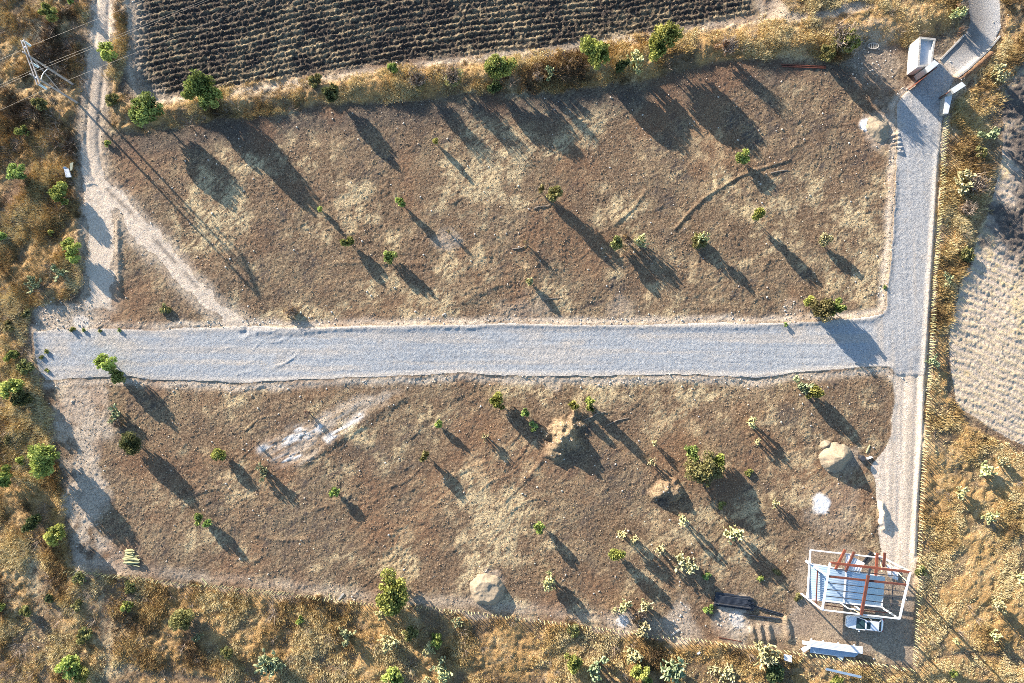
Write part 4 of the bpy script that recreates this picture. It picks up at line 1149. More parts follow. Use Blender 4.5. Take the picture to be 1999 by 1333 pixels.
# ------------------------------------------------------------------ plants: one of each kind, then copies
def crown_mesh(seed, n, leaf, shape='round', lobes=9):
    """leaf clumps through the volume of a crown about 1 wide in radius and 0..1 high"""
    r = np.random.RandomState(seed)
    if shape == 'round':
        c = r.normal(0, 1, (lobes, 3)); c /= np.linalg.norm(c, axis=1)[:, None]
        c *= (0.70 * r.rand(lobes) ** 0.5)[:, None]; c[:, 2] = c[:, 2] * 0.42 + 0.62
        rad = r.uniform(0.15, 0.40, lobes)
    elif shape == 'bush':
        c = r.normal(0, 1, (lobes, 3)); c /= np.linalg.norm(c, axis=1)[:, None]
        c *= (0.74 * r.rand(lobes) ** 0.5)[:, None]; c[:, 2] = np.abs(c[:, 2]) * 0.6 + 0.28
        rad = r.uniform(0.14, 0.38, lobes)
    else:                                              # fan: slender below, spreading above
        t = r.uniform(0.38, 0.93, lobes); a = r.uniform(0, 6.28, lobes); q = (t - 0.25) * 1.0 * np.sqrt(r.rand(lobes))
        c = np.stack([np.cos(a) * q, np.sin(a) * q, t], -1); rad = 0.12 + 0.34 * (t - 0.2)
    k = r.choice(lobes, n, p=rad ** 2 / np.sum(rad ** 2))
    d = r.normal(0, 1, (n, 3)); d /= np.linalg.norm(d, axis=1)[:, None]
    p = c[k] + d * (rad[k] * r.rand(n) ** 0.38)[:, None] * np.array([1, 1, 0.75])
    u = r.normal(0, 1, (n, 3)); u /= np.linalg.norm(u, axis=1)[:, None]
    w = np.cross(u, r.normal(0, 1, (n, 3))); w /= np.linalg.norm(w, axis=1)[:, None]
    s = leaf * r.uniform(0.6, 1.4, n)[:, None]
    v = np.stack([p - u * s, p + w * s * 0.55, p + u * s, p - w * s * 0.55], 1).reshape(-1, 3)
    f = np.arange(n * 4).reshape(-1, 4)
    lt = r.uniform(-0.3, 0.3, lobes)
    t = np.clip(0.5 + lt[k] + r.normal(0, 0.2, n), 0, 1)
    return v, f, np.repeat(t, 4)

def limbs(seed, n, spread, h0, h1, r0, multi=False):
    r = random.Random(seed); mb = MB()
    if not multi: mb.tube([(0, 0, -.08), (r.uniform(-.03, .03), r.uniform(-.03, .03), h0)], r0, 7, r0 * .75)
    for i in range(n):
        a = 6.28 * i / n + r.uniform(-.5, .5); q = spread * r.uniform(.5, 1)
        s = (0, 0, h0 * r.uniform(.7, 1)) if not multi else (0.04 * math.cos(a), 0.04 * math.sin(a), -.05)
        e = (math.cos(a) * q, math.sin(a) * q, h1 * r.uniform(.75, 1))
        m = ((s[0] + e[0]) * .42, (s[1] + e[1]) * .42, (s[2] + e[2]) * .55)
        mb.tube([s, m, e], r0 * .6, 5, r0 * .18)
    return mb

def pads_mesh(seed, n0, gens, spread=1.0):
    """prickly pear: flat oval pads growing from one another, about 1 high"""
    r = random.Random(seed)
    sph = []; fs = []
    NR, NS = 5, 8
    for i in range(NR + 1):
        th = math.pi * i / NR
        for j in range(NS):
            ph = 2 * math.pi * j / NS
            sph.append((math.sin(th) * math.cos(ph), math.sin(th) * math.sin(ph), math.cos(th)))
    for i in range(NR):
        for j in range(NS): fs.append((i * NS + j, i * NS + (j + 1) % NS, (i + 1) * NS + (j + 1) % NS, (i + 1) * NS + j))
    V_ = []; F_ = []; T_ = []
    def pad(base, d, L, tint):
        d = d.normalized(); side = d.cross(Vector((r.gauss(0, 1), r.gauss(0, 1), r.gauss(0, .4)))).normalized(); nn = d.cross(side)
        c = base + d * L * .5; b = len(V_)
        for x, y, z in sph:
            V_.append(tuple(c + side * x * L * .36 + nn * y * L * .085 + d * z * L * .53)); T_.append(min(1, max(0, tint + r.gauss(0, .05))))
        F_.extend(tuple(b + k for k in f) for f in fs)
        return base + d * L, side
    fr_ = []
    for i in range(n0):
        a = 6.28 * i / n0 + r.uniform(-.4, .4)
        d = Vector((math.cos(a) * .5 * spread, math.sin(a) * .5 * spread, 1)); L = r.uniform(.20, .27)
        fr_.append((pad(Vector((math.cos(a) * .08, math.sin(a) * .08, -.04)), d, L, r.uniform(.2, .5)), d))
    for g in range(gens):
        nx = []
        for (tip, side), d in fr_:
            for k in range(r.choice((2, 2, 3))):
                q = tip + side * r.uniform(-.08, .08)
                nd_ = d.normalized() * .6 + side * r.uniform(-1, 1) * spread + Vector((r.gauss(0, .45) * spread, r.gauss(0, .45) * spread, r.uniform(.1, .7)))
                if len(V_) < 9000: nx.append((pad(q, nd_, r.uniform(.115, .18), r.uniform(.35, 1)), nd_))
        fr_ = nx
    return np.array(V_), np.array(F_), np.array(T_)

def twig_mesh(seed, n, spread=0.9):
    r = np.random.RandomState(seed); v = []; t = []
    for i in range(n):
        a = r.uniform(0, 6.28); h = r.uniform(.55, 1.0); q = spread * h * math.sqrt(r.rand())
        p0 = np.array([0, 0, -.05]); p1 = np.array([math.cos(a) * q * .45, math.sin(a) * q * .45, h * .6]); p2 = np.array([math.cos(a + .3) * q, math.sin(a + .3) * q, h])
        segs = [(p0, p1, .03), (p1, p2, .022)]
        for k in range(5):
            s = p1 + (p2 - p1) * r.rand(); e = s + r.normal(0, .17, 3) + np.array([0, 0, .08]); segs.append((s, e, .016))
        for s, e, w in segs:
            d = r.normal(0, 1, 3); d = d / np.linalg.norm(d) * w
            v += [s - d, s + d, e]; t += [r.rand()] * 3
    v = np.array(v)
    return v, np.arange(len(v)).reshape(-1, 3), np.array(t)

PROTO = {}
def proto(kind, size, var):
    key = (kind, size, var)
    if key in PROTO: return PROTO[key]
    shape, colr = kind
    seed = 100 * var + {'tree': 1, 'bush': 2, 'sapling': 3, 'cactus': 4, 'dry': 5}[shape] + 7 * len(colr)
    big = size == 'L'; mid = size == 'M'
    if shape in ('tree', 'bush', 'sapling'):
        nm = {'tree': 'tree', 'bush': 'bush', 'sapling': 'sapling'}[shape]
        v, f, t = crown_mesh(seed, 3600 if big else 1300 if mid else 420, .062 if big else .10 if mid else .17, {'tree': 'round', 'bush': 'bush', 'sapling': 'fan'}[shape], 26 if big else 15 if mid else 9)
        cm = npmesh('crown', v, f, t); cm.materials.append(M[colr])
        tm = limbs(seed, 6 if shape != 'sapling' else 4, .55, .32 if shape == 'tree' else .12, .78, .05, shape != 'tree').mesh('trunk'); tm.materials.append(M['bark'])
        PROTO[key] = (nm, [('crown', cm), ('trunk', tm)])
    elif shape == 'cactus':
        v, f, t = pads_mesh(seed, 7 if big else 5 if mid else 4, 4 if big else 3, 0.85)
        h = v[:, 2].max(); rr = np.percentile(np.hypot(v[:, 0], v[:, 1]), 97)
        v[:, 2] /= h; v[:, :2] /= rr
        me = npmesh('prickly_pear', v, f, t, smooth=True); me.materials.append(M[colr])
        PROTO[key] = ('prickly_pear', [('prickly_pear', me)])
    else:
        v, f, t = twig_mesh(seed, 130 if big else 70 if mid else 34)
        me = npmesh('dead_shrub', v, f, t); me.materials.append(M['drygrey'])
        v2, f2, t2 = crown_mesh(seed + 1, 900 if big else 420 if mid else 160, .06 if big else .085, 'bush')
        m2 = npmesh('dead_leaves', v2, f2, t2); m2.materials.append(M[colr])
        PROTO[key] = ('dead_shrub', [('twigs', me), ('crown', m2)])
    return PROTO[key]

SRC = {}
plr = random.Random(77)
CAT = {'tree': 'tree', 'bush': 'bush', 'sapling': 'sapling', 'cactus': 'cactus', 'dry': 'dead shrub'}
def plant(kind, px, py, r, h, label, var=None, sy=1.0):
    shape, colr = kind
    size = 'L' if r >= 24 else 'M' if r >= 13 else 'S'
    var = plr.randrange(3) if var is None else var
    x, y = G(px, py, h * 0.55)
    key = (kind, size, var)
    if key not in SRC:
        nm, parts = proto(kind, size, var)
        if len(parts) == 1:
            o = link(nm, parts[0][1]); 
        else:
            o = empty(nm)
            for pn, me in parts: link(pn, me, None, o)
        SRC[key] = o
    else:
        o = dup(SRC[key])
    o.location = (x, y, zat(x, y) - 0.05)
    R_ = r * 0.07 * (1 - h * .55 / H) * (1.22 if shape in ('tree', 'bush') else 1.1 if shape != 'sapling' else 1.5)
    o.rotation_euler = (0, 0, plr.uniform(0, 6.28))
    o.scale = (R_, R_ * sy, h)
    tag(o, label, CAT[shape])
    for k in ('group',):
        if k in o: del o[k]
    return o

T, B_, S_, C_, D_ = 'tree', 'bush', 'sapling', 'cactus', 'dry'
PLANTS = [
 # upper lot
 ((S_, 'bright'), 784, 397, 11, 2.1, 'bright green sapling near the middle of the upper lot with a long thin shadow'),
 ((S_, 'bright'), 849, 275, 8, 1.7, 'tiny light green sapling just inside the hedge shadows of the upper lot'),
 ((S_, 'olive'), 1077, 378, 15, 2.8, 'forked yellow green sapling with a fallen branch beside it in the upper lot'),
 ((S_, 'olive'), 1054, 370, 7, 1.4, 'tiny yellow green shoot beside the forked sapling'),
 ((S_, 'bright'), 1452, 311, 14, 1.6, 'vivid green sapling at the bend of the long earth ridge'),
 ((S_, 'bright'), 1478, 421, 13, 3.0, 'round yellow green sapling between the earth ridge and the gravel side road'),
 ((S_, 'olive'), 1208, 475, 13, 2.2, 'olive shoot at the green end of the dead shrub clump in the upper lot'),
 ((D_, 'brown'), 1228, 468, 17, 2.6, 'brown dead shrub clump with a forked shadow in the upper lot'),
 ((C_, 'pad'), 1250, 471, 14, 2.5, 'pale prickly pear growing out of the brown dead shrub clump'),
 ((C_, 'pad'), 1374, 460, 12, 3.1, 'pale prickly pear rising from an olive shrub in the upper lot'),
 ((B_, 'olive'), 1367, 468, 17, 1.5, 'olive shrub around the foot of a pale prickly pear in the upper lot'),
 ((S_, 'pad'), 1608, 471, 13, 1.8, 'pale yellow sapling nearest the gravel side road in the upper lot'),
 ((S_, 'mid'), 681, 472, 13, 1.9, 'dull green sapling beside pale stones in the upper lot'),
 ((T, 'mid'), 761, 502, 14, 2.1, 'compact green little tree with a fan shaped shadow in the upper lot'),
 ((S_, 'bright'), 624, 407, 7, 1.1, 'tiny green shoot at the tip of the longest hedge shadow'),
 ((D_, 'brown'), 1028, 475, 9, 1.7, 'small leafless shrub with a fallen branch in the upper lot'),
 ((S_, 'pad'), 1033, 547, 9, 1.5, 'small pale yellow sapling above the gravel road near a fallen stick'),
 ((D_, 'brown'), 876, 452, 8, 1.6, 'bare stub of a shrub with a striped thin shadow in the upper lot'),
 ((D_, 'brown'), 568, 609, 18, 1.3, 'brown half dead shrub whose shadow falls onto the gravel road'),
 ((B_, 'olive'), 322, 604, 12, 0.7, 'low olive bush near the foot of the diagonal dirt track'),
 ((T, 'olive'), 1606, 602, 25, 3.2, 'large brownish green tree at the road corner casting a long blue shadow'),
 ((T, 'mid'), 1631, 599, 19, 3.0, 'green tree lobe on the road side of the large corner tree'),
 ((T, 'bright'), 1580, 588, 13, 1.8, 'small bright tree beside the rocks and the large corner tree'),
 # road end
 ((T, 'bright'), 209, 708, 20, 3.0, 'bright green tree standing in the end of the gravel road'),
 ((T, 'mid'), 229, 734, 17, 2.2, 'smaller green tree at the gravel edge below the bright road tree'),
 # lower lot
 ((S_, 'bright'), 430, 886, 15, 1.6, 'light green sapling left of the white scraped patch in the lower lot'),
 ((C_, 'padd'), 512, 921, 17, 1.8, 'dense dark prickly pear below the white scraped patch'),
 ((D_, 'brown'), 600, 806, 9, 1.6, 'thin brown dead shrub at the upper edge of the white scraped patch'),
 ((D_, 'brown'), 495, 862, 6, 1.3, 'very thin dead shrub at the tip of the white scraped patch'),
 ((S_, 'bright'), 656, 963, 9, 1.2, 'small light green sapling below the white scraped patch'),
 ((S_, 'bright'), 856, 831, 10, 1.4, 'small bright sapling in the middle of the lower lot'),
 ((S_, 'olive'), 830, 890, 9, 1.9, 'slim olive sapling below the small bright one in the lower lot'),
 ((C_, 'pad'), 947, 853, 9, 1.7, 'small pale prickly pear standing alone between two green saplings'),
 ((T, 'bright'), 973, 785, 17, 2.6, 'leafy green tree just below the gravel road with a long shadow'),
 ((S_, 'mid'), 1026, 808, 10, 1.8, 'small green sapling beside the lumpy earth mound'),
 ((B_, 'mid'), 1042, 833, 11, 0.9, 'dull green bush at the foot of the lumpy earth mound'),
 ((T, 'bright'), 1119, 789, 11, 2.2, 'round green little tree above the earth mound, farther from the stick'),
 ((T, 'bright'), 1149, 781, 11, 2.8, 'round green little tree above the earth mound, nearer the fallen stick'),
 ((T, 'mid'), 1154, 796, 9, 1.9, 'darker lower clump under the little tree above the earth mound'),
 ((C_, 'pad'), 1277, 864, 7, 1.6, 'slender pale prickly pear in the open lot above two others'),
 ((C_, 'pad'), 1271, 901, 9, 1.5, 'pale prickly pear above the smaller earth mound'),
 ((T, 'olive'), 1377, 917, 34, 3.1, 'widest olive brown tree in the lower lot with a broad shadow'),
 ((T, 'bright'), 1405, 904, 16, 2.4, 'bright green tree lobe beside the widest olive brown tree'),
 ((T, 'mid'), 1352, 884, 18, 2.2, 'mid green tree lobe behind the widest olive brown tree'),
 ((C_, 'padd'), 1570, 753, 20, 2.4, 'bushy prickly pear at the road corner of the lower lot'),
 ((T, 'bright'), 1588, 767, 16, 2.8, 'vivid green tree growing beside the bushy prickly pear'),
 ((C_, 'pad'), 1467, 824, 12, 2.5, 'tall pale prickly pear upslope of the widest olive tree'),
 ((C_, 'pad'), 1479, 861, 7, 1.5, 'little prickly pear just below the tall pale one'),
 ((B_, 'mid'), 1461, 922, 9, 0.6, 'small low green bush beside the broad tree shadow'),
 ((B_, 'mid'), 1409, 985, 9, 0.5, 'small low green bush inside the broad tree shadow'),
 ((C_, 'pad'), 1514, 983, 9, 1.5, 'small prickly pear between the broad tree shadow and the white powder circle'),
 ((C_, 'pad'), 1431, 1040, 17, 2.9, 'tall bushy pale prickly pear at the lower end of the broad tree shadow'),
 ((C_, 'pad'), 1334, 1015, 11, 2.4, 'pale prickly pear just under the smaller earth mound'),
 ((C_, 'pad'), 1340, 1098, 21, 1.9, 'widest prickly pear clump in the open lower lot'),
 ((C_, 'pad'), 1290, 1073, 12, 2.1, 'narrow upright prickly pear beside the widest clump'),
 ((C_, 'pad'), 1213, 1043, 11, 2.8, 'tall prickly pear standing over a round green sapling'),
 ((C_, 'pad'), 1237, 1053, 11, 2.4, 'prickly pear right beside the tall one over the green sapling'),
 ((S_, 'bright'), 1203, 1081, 15, 2.4, 'round bright sapling with a club shaped shadow in the lower lot'),
 ((S_, 'bright'), 1056, 1028, 10, 1.8, 'lone round green sapling with a neat thin stemmed shadow'),
 ((C_, 'pad'), 1074, 1135, 17, 2.5, 'dense pale prickly pear whose long shadow crosses the lower fence'),
 ((C_, 'pad'), 1200, 1190, 8, 1.0, 'smallest prickly pear of the cluster by the lower fence'),
 ((C_, 'pad'), 1220, 1184, 13, 1.9, 'prickly pear in the fence cluster beside pale rubble'),
 ((C_, 'pad'), 1259, 1184, 14, 2.1, 'yellowish prickly pear on the far side of the fence cluster'),
 ((D_, 'brown'), 1247, 1200, 20, 1.5, 'orange brown dead shrub in the middle of the fence cactus cluster'),
 ((C_, 'pad'), 1254, 1226, 15, 1.8, 'prickly pear standing on the fence line below the cactus cluster'),
 ((B_, 'bright'), 1385, 1191, 11, 0.7, 'low green bush at the end of the dark pipe pile'),
 ((B_, 'bright'), 1484, 1128, 7, 0.5, 'small green tuft above the dark pipe pile'),
 ((B_, 'mid'), 1378, 1124, 9, 0.5, 'low green bush just beside the widest prickly pear clump'),
 ((T, 'bright'), 765, 1153, 38, 4.0, 'broad vivid green tree standing on the lower stake fence'),
 ((T, 'bright'), 768, 1186, 17, 2.0, 'lower green branch clump of the fence tree hanging over the stakes'),
 ((S_, 'mid'), 388, 1011, 11, 1.5, 'dull green sapling, paired with another near the stake heap'),
 ((S_, 'mid'), 408, 1019, 9, 1.9, 'smaller green sapling with the longer shadow near the stake heap'),
 ((C_, 'padd'), 222, 808, 18, 1.5, 'scraggly prickly pear on the pale scraped earth below the road end'),
 ((D_, 'brown'), 228, 826, 14, 1.4, 'brown dead shrub under the scraggly prickly pear below the road end'),
 ((T, 'dark'), 252, 864, 24, 3.4, 'dark dusty tree with a very long shadow in the lower lot'),
 ((B_, 'olive'), 1558, 1167, 9, 0.7, 'low olive tuft at the open corner of the steel shed'),
 ((B_, 'olive'), 1520, 1118, 9, 0.6, 'low olive tuft on the earth between pipes and steel shed'),
 # hedge bank
 ((T, 'mid'), 292, 217, 33, 3.9, 'large round green tree at the track end of the hedge bank'),
 ((T, 'mid'), 391, 166, 26, 5.6, 'tall green tree at the corner of the ploughed field, upper crown'),
 ((T, 'mid'), 414, 197, 23, 4.9, 'green tree on the bank below the ploughed field corner, lower crown'),
 ((T, 'mid'), 374, 187, 15, 3.2, 'small side tree beside the tall tree at the field corner'),
 ((B_, 'olive'), 216, 194, 16, 1.5, 'dull green bush where the track passes the hedge bank'),
 ((B_, 'bright'), 208, 280, 9, 0.8, 'small bright bush on the edge of the dirt track below the hedge'),
 ((B_, 'olive'), 614, 158, 16, 1.5, 'dull green bush at the top of the hedge bank beside a dark one'),
 ((T, 'dark'), 649, 186, 20, 3.3, 'dark tree hanging over the lower edge of the hedge bank'),
 ((B_, 'bright'), 768, 134, 13, 1.6, 'small bright green bush at the ploughed field edge of the hedge'),
 ((D_, 'olive'), 816, 160, 25, 3.4, 'large dusky thorn shrub in the middle of the hedge bank'),
 ((D_, 'olive'), 884, 152, 25, 3.4, 'large dusky thorn shrub beside the vivid round hedge tree'),
 ((T, 'bright'), 979, 134, 28, 3.8, 'vivid round green tree in the middle of the hedge bank'),
 ((T, 'dark'), 966, 172, 15, 3.0, 'small dark tree under the vivid round hedge tree'),
 ((C_, 'padd'), 1072, 144, 13, 1.6, 'dark green prickly pear alone in the golden grass of the hedge'),
 ((T, 'bright'), 1161, 100, 27, 3.8, 'airy bright green tree on the hedge bank, upper crown'),
 ((T, 'bright'), 1168, 119, 21, 3.2, 'airy bright green tree on the hedge bank, lower crown'),
 ((T, 'bright'), 1292, 78, 31, 4.6, 'largest bright yellow green tree of the hedge bank'),
 ((T, 'bright'), 1278, 98, 21, 4.0, 'lower yellow green crown leaning toward the pale hedge cactus'),
 ((C_, 'pad'), 1238, 124, 21, 2.8, 'tall pale prickly pear between two bright hedge trees'),
 ((T, 'dark'), 1213, 130, 14, 3.0, 'dark little tree beside the tall pale hedge cactus'),
 ((D_, 'olive'), 1640, 80, 34, 4.6, 'big half bare tree above the dark red rails'),
 ((T, 'mid'), 1652, 88, 20, 4.2, 'green leafy part of the big half bare tree above the rails'),
 ((T, 'olive'), 1614, 106, 17, 3.2, 'olive tree at the lower side of the big half bare tree'),
 ((C_, 'pad'), 1868, 26, 15, 2.2, 'pale prickly pear standing beside the top of the entrance drive'),
 ((D_, 'brown'), 1877, 17, 14, 2.2, 'bare dead shrub throwing a lattice shadow over the entrance drive'),
 ((D_, 'brown'), 1878, 57, 8, 2.3, 'thin dead shrub at the kerb of the entrance drive'),
 ((D_, 'brown'), 1420, 92, 24, 3.0, 'tawny dead shrub on the hedge bank past the largest bright tree'),
 ((D_, 'brown'), 1052, 150, 16, 3.0, 'tawny dead shrub on the bank beside the dark green cactus'),
 # left scrub
 ((T, 'bright'), 211, 103, 20, 2.2, 'bright green tree on the dirt track edge near the power pole'),
 ((T, 'mid'), 99, 26, 17, 2.4, 'dark edged green tree in the shade above the power pole'),
 ((T, 'mid'), 138, 2, 9, 1.8, 'small green tree at the top beside golden grass and the track'),
 ((B_, 'olive'), 78, 204, 16, 1.8, 'yellow green bush just below the power pole'),
 ((B_, 'mid'), 44, 258, 13, 1.5, 'dull green bush in the shaded scrub above the dumped mattress'),
 ((T, 'mid'), 36, 337, 20, 2.2, 'green tree at the edge of shaded scrub level with the mattress'),
 ((T, 'bright'), 121, 381, 22, 2.2, 'bright green tree beside the track below the dumped mattress'),
 ((B_, 'bright'), 99, 455, 8, 0.9, 'tiny bright bush in brown scrub between two bright trees'),
 ((T, 'bright'), 143, 482, 18, 1.9, 'bright green tree with two lobes beside the pale track end, upper lobe'),
 ((T, 'bright'), 146, 503, 14, 1.6, 'lower lobe of the bright two lobed tree beside the track end'),
 ((C_, 'padd'), 114, 530, 16, 1.6, 'dark prickly pear under the bright two lobed tree'),
 ((C_, 'padd'), 66, 556, 17, 1.6, 'dark prickly pear in brown scrub above the rubble wedge'),
 ((B_, 'mid'), 4, 462, 10, 1.4, 'green bush cut by the picture edge level with the pale track end'),
 ((B_, 'olive'), 50, 612, 10, 1.0, 'yellow green bush at the corner of the rubble wedge'),
 ((B_, 'olive'), 16, 636, 12, 1.2, 'olive bush in scrub beyond the gravel road end'),
 ((B_, 'mid'), 22, 694, 14, 1.8, 'shaded green bush beyond the end of the gravel road'),
 ((T, 'bright'), 26, 757, 22, 2.6, 'light green tree beyond the road end beside a dark one'),
 ((T, 'dark'), 43, 780, 20, 2.6, 'dark green tree pressed against the light green one beyond the road end'),
 ((B_, 'olive'), 50, 715, 16, 1.5, 'olive bush close to the gravel road end'),
 ((B_, 'olive'), 15, 855, 11, 1.3, 'olive bush in dark scrub above a broad round tree'),
 ((T, 'bright'), 84, 893, 32, 4.2, 'broad round yellow green tree beside the pale scraped earth'),
 ((B_, 'bright'), 40, 900, 11, 1.4, 'small yellow green bush between two broad round trees'),
 ((T, 'bright'), 11, 928, 22, 3.2, 'broad light green tree at the picture edge in the scrub'),
 ((T, 'dark'), 66, 1021, 18, 2.6, 'dark spiky green tree beside the bright yellow green one'),
 ((T, 'bright'), 112, 1042, 20, 3.0, 'vivid yellow green tree beside the scraped earth corner'),
 ((B_, 'olive'), 51, 1191, 13, 1.4, 'pale olive bush in shaded scrub at the lower corner'),
 ((B_, 'dark'), 98, 1170, 10, 1.0, 'small dark bush on the worn path through the scrub'),
 ((T, 'bright'), 137, 1299, 23, 2.8, 'bright green tree low in the corner scrub'),
 ((T, 'mid'), 163, 1314, 17, 2.2, 'darker green tree touching the bright one low in the corner scrub'),
 ((B_, 'mid'), 2, 1182, 9, 1.2, 'green bush cut by the picture edge near the lower corner'),
 ((B_, 'olive'), 157, 1128, 14, 1.0, 'yellowish bush at the first stakes of the lower fence'),
 # below the lower fence
 ((B_, 'olive'), 252, 1144, 14, 1.0, 'reddish olive bush just outside the lower fence'),
 ((B_, 'bright'), 244, 1183, 12, 1.3, 'small bright bush between the worn path and reddish grass'),
 ((B_, 'olive'), 153, 1180, 12, 1.0, 'dull bush on the tawny strip beside the worn path'),
 ((T, 'olive'), 358, 1209, 24, 2.4, 'rounded olive tree with a reddish rim outside the lower fence'),
 ((C_, 'padd'), 384, 1246, 11, 1.2, 'small dark prickly pear in the shadow of the olive tree'),
 ((B_, 'olive'), 441, 1272, 14, 1.6, 'grey green bush past the olive tree'),
 ((B_, 'olive'), 165, 1240, 18, 1.2, 'dull yellow bush on the tawny strip near the corner tree'),
 ((B_, 'bright'), 587, 1211, 9, 0.9, 'tiny bright bush alone in tawny grass below the fence'),
 ((C_, 'padd'), 675, 1242, 17, 1.9, 'grey green prickly pear midway between fence and frame edge'),
 ((C_, 'padd'), 530, 1299, 26, 2.6, 'largest dark prickly pear low in the tawny grass'),
 ((C_, 'pad'), 742, 1196, 12, 1.2, 'pale prickly pear at the foot of the broad fence tree'),
 ((C_, 'pad'), 760, 1252, 18, 1.9, 'pale prickly pear below the broad fence tree'),
 ((B_, 'olive'), 799, 1240, 17, 1.7, 'olive bush beside the pale prickly pear below the fence tree'),
 ((B_, 'bright'), 849, 1250, 17, 2.1, 'yellow green bush on the shaded side below the fence tree'),
 ((C_, 'pad'), 836, 1265, 13, 1.5, 'pale prickly pear at the foot of the yellow green bush'),
 ((C_, 'padd'), 862, 1300, 18, 1.3, 'shaded dark prickly pear below the yellow green bush'),
 ((T, 'bright'), 766, 1320, 20, 2.6, 'green tree cut by the lower picture edge below the fence tree'),
 ((C_, 'pad'), 863, 1318, 17, 1.8, 'bright pale prickly pear near the lower edge beside a shaded dark one'),
 ((C_, 'pad'), 833, 1326, 10, 1.4, 'small pale prickly pear cut by the lower picture edge'),
 ((C_, 'padd'), 893, 1212, 11, 0.9, 'dark low prickly pear right against the stakes near the sand heap'),
 ((B_, 'olive'), 1119, 1232, 14, 1.0, 'faint olive bush just outside the stakes below the dense cactus'),
 ((T, 'bright'), 1117, 1290, 19, 2.3, 'light green feathery tree beside a dark edged cactus'),
 ((C_, 'padd'), 1165, 1304, 23, 2.4, 'spreading dark edged prickly pear between two feathery trees'),
 ((C_, 'pad'), 1236, 1276, 17, 2.0, 'pale prickly pear above the lower feathery tree'),
 ((T, 'bright'), 1250, 1310, 18, 2.5, 'light green feathery tree below a pale prickly pear'),
 ((T, 'mid'), 1262, 1328, 12, 1.8, 'green tree clump cut by the lower edge beside the feathery tree'),
 ((C_, 'padd'), 1311, 1308, 25, 2.5, 'big rounded prickly pear near the lower edge'),
 ((C_, 'pad'), 1415, 1320, 21, 2.2, 'wide pale prickly pear cut by the lower edge'),
 ((C_, 'pad'), 1390, 1306, 12, 1.2, 'sparse small prickly pear beside the wide one at the lower edge'),
 ((C_, 'pad'), 1498, 1279, 26, 3.0, 'tallest pale prickly pear next to the square white board'),
 ((T, 'dark'), 1518, 1312, 23, 2.0, 'dark bush like tree below the tallest prickly pear'),
 ((B_, 'bright'), 1632, 1330, 15, 1.0, 'green bush cut by the lower edge under the long grey sheet'),
 # right side
 ((C_, 'pad'), 1946, 146, 16, 2.1, 'pale prickly pear beyond the brown earth berm'),
 ((C_, 'padd'), 1932, 262, 17, 2.2, 'prickly pear with sunlit top near the dark field'),
 ((B_, 'olive'), 1916, 296, 14, 1.2, 'olive bush just below the sunlit prickly pear'),
 ((C_, 'pad'), 1885, 352, 24, 2.4, 'wide yellowish prickly pear overlapped by a dead shrub'),
 ((D_, 'brown'), 1908, 362, 28, 2.4, 'large greyish dead shrub beside the wide yellowish cactus'),
 ((D_, 'brown'), 1888, 405, 22, 1.8, 'tawny dead shrub below the large greyish one'),
 ((B_, 'olive'), 1891, 496, 16, 1.4, 'olive green bush at the edge of the stubble field'),
 ((C_, 'padd'), 1848, 545, 14, 1.0, 'dark low prickly pear between the stakes and the stubble field'),
 ((C_, 'padd'), 1822, 706, 13, 1.2, 'scraggly prickly pear on the fence at the road junction'),
 ((B_, 'olive'), 1796, 1114, 12, 1.0, 'yellow green bush on the fence at the shed corner'),
 ((C_, 'pad'), 1927, 920, 17, 1.9, 'pale prickly pear in the golden grass below the stubble field'),
 ((C_, 'pad'), 1957, 904, 13, 1.4, 'smaller prickly pear just beside the pale one below the stubble field'),
 ((C_, 'pad'), 1876, 963, 13, 1.4, 'yellowish prickly pear nearer the stakes in the golden grass'),
 ((C_, 'pad'), 1932, 1010, 15, 1.2, 'low prickly pear patch deep in the golden grass'),
 ((C_, 'pad'), 1948, 1184, 14, 2.0, 'bright pale prickly pear in golden grass level with the shed'),
 ((C_, 'pad'), 1940, 1240, 11, 1.7, 'forked pale prickly pear below the bright one in golden grass'),
 ((C_, 'pad'), 1994, 1128, 11, 1.8, 'prickly pear at the picture edge in golden grass'),
 ((C_, 'pad'), 1863, 1250, 7, 1.2, 'tiny prickly pear in the slanting fence shadows'),
 ((B_, 'bright'), 1861, 1314, 8, 0.8, 'tiny bright bush low in the golden grass'),
 # small plants in the gravel
 ((B_, 'mid'), 141, 642, 6, 0.7, 'small green bush at the upper gravel edge near the rubble wedge'),
 ((B_, 'mid'), 163, 645, 4, 0.5, 'tiny weed beside the small bush at the upper gravel edge'),
 ((B_, 'mid'), 194, 645, 4, 0.4, 'tiny weed at the upper gravel edge, midway along'),
 ((B_, 'mid'), 232, 645, 4, 0.5, 'tiny weed at the upper gravel edge, last before the dirt track'),
 ((B_, 'mid'), 90, 687, 5, 0.5, 'little weed standing in the gravel near the road end'),
 ((B_, 'mid'), 80, 697, 5, 0.4, 'little weed on the very end edge of the gravel'),
 ((B_, 'bright'), 92, 722, 5, 0.4, 'light green weed at the lower corner of the gravel end'),
 ((B_, 'mid'), 1535, 634, 5, 0.6, 'small weed at the gravel edge below the rocks'),
 ((B_, 'mid'), 1727, 561, 4, 0.5, 'tiny weed on the edge of the gravel side road'),
]
for k, px, py, r, h, lab in PLANTS:
    plant(k, px, py, r, h, lab)

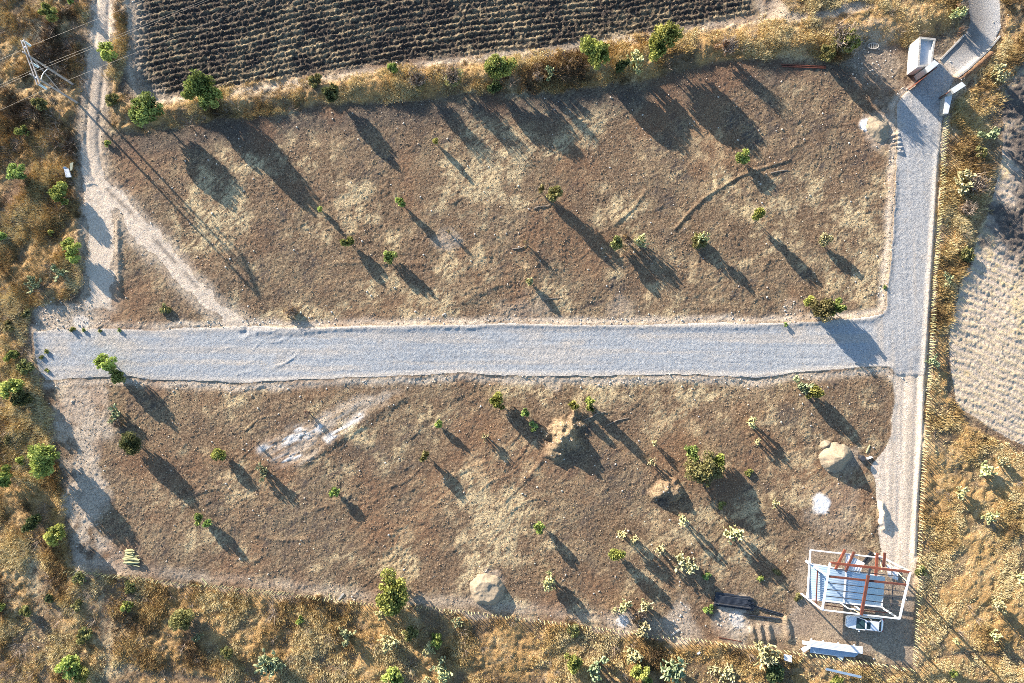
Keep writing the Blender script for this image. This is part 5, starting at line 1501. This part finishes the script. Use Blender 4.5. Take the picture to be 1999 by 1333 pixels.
# fallen sticks on the lots
def stick(pts, r, label):
    p = [gp(*q) + Vector((0, 0, r)) for q in pts]; c = p[0]
    o = MB().tube([q - c for q in p], r, 6, r * .5).build('fallen_branch', M['twig'], None, c)
    tag(o, label, 'branch')
stick([(1139, 820), (1158, 812), (1163, 808), (1182, 803)], .09, 'forked fallen branch beside the little trees above the earth mound')
stick([(1184, 830), (1205, 820), (1228, 815)], .07, 'thin fallen stick past the little trees above the earth mound')
stick([(1042, 408), (1050, 404), (1070, 402), (1077, 396)], .08, 'fallen branch at the foot of the forked sapling')
stick([(1000, 486), (1018, 484), (1028, 478)], .08, 'fallen branch under the small leafless shrub')
stick([(1063, 584), (1080, 582), (1098, 581)], .07, 'fallen stick crossing the shadow of the pale sapling')
stick([(1504, 338), (1524, 333), (1540, 332)], .08, 'fallen branch near the long earth ridge')
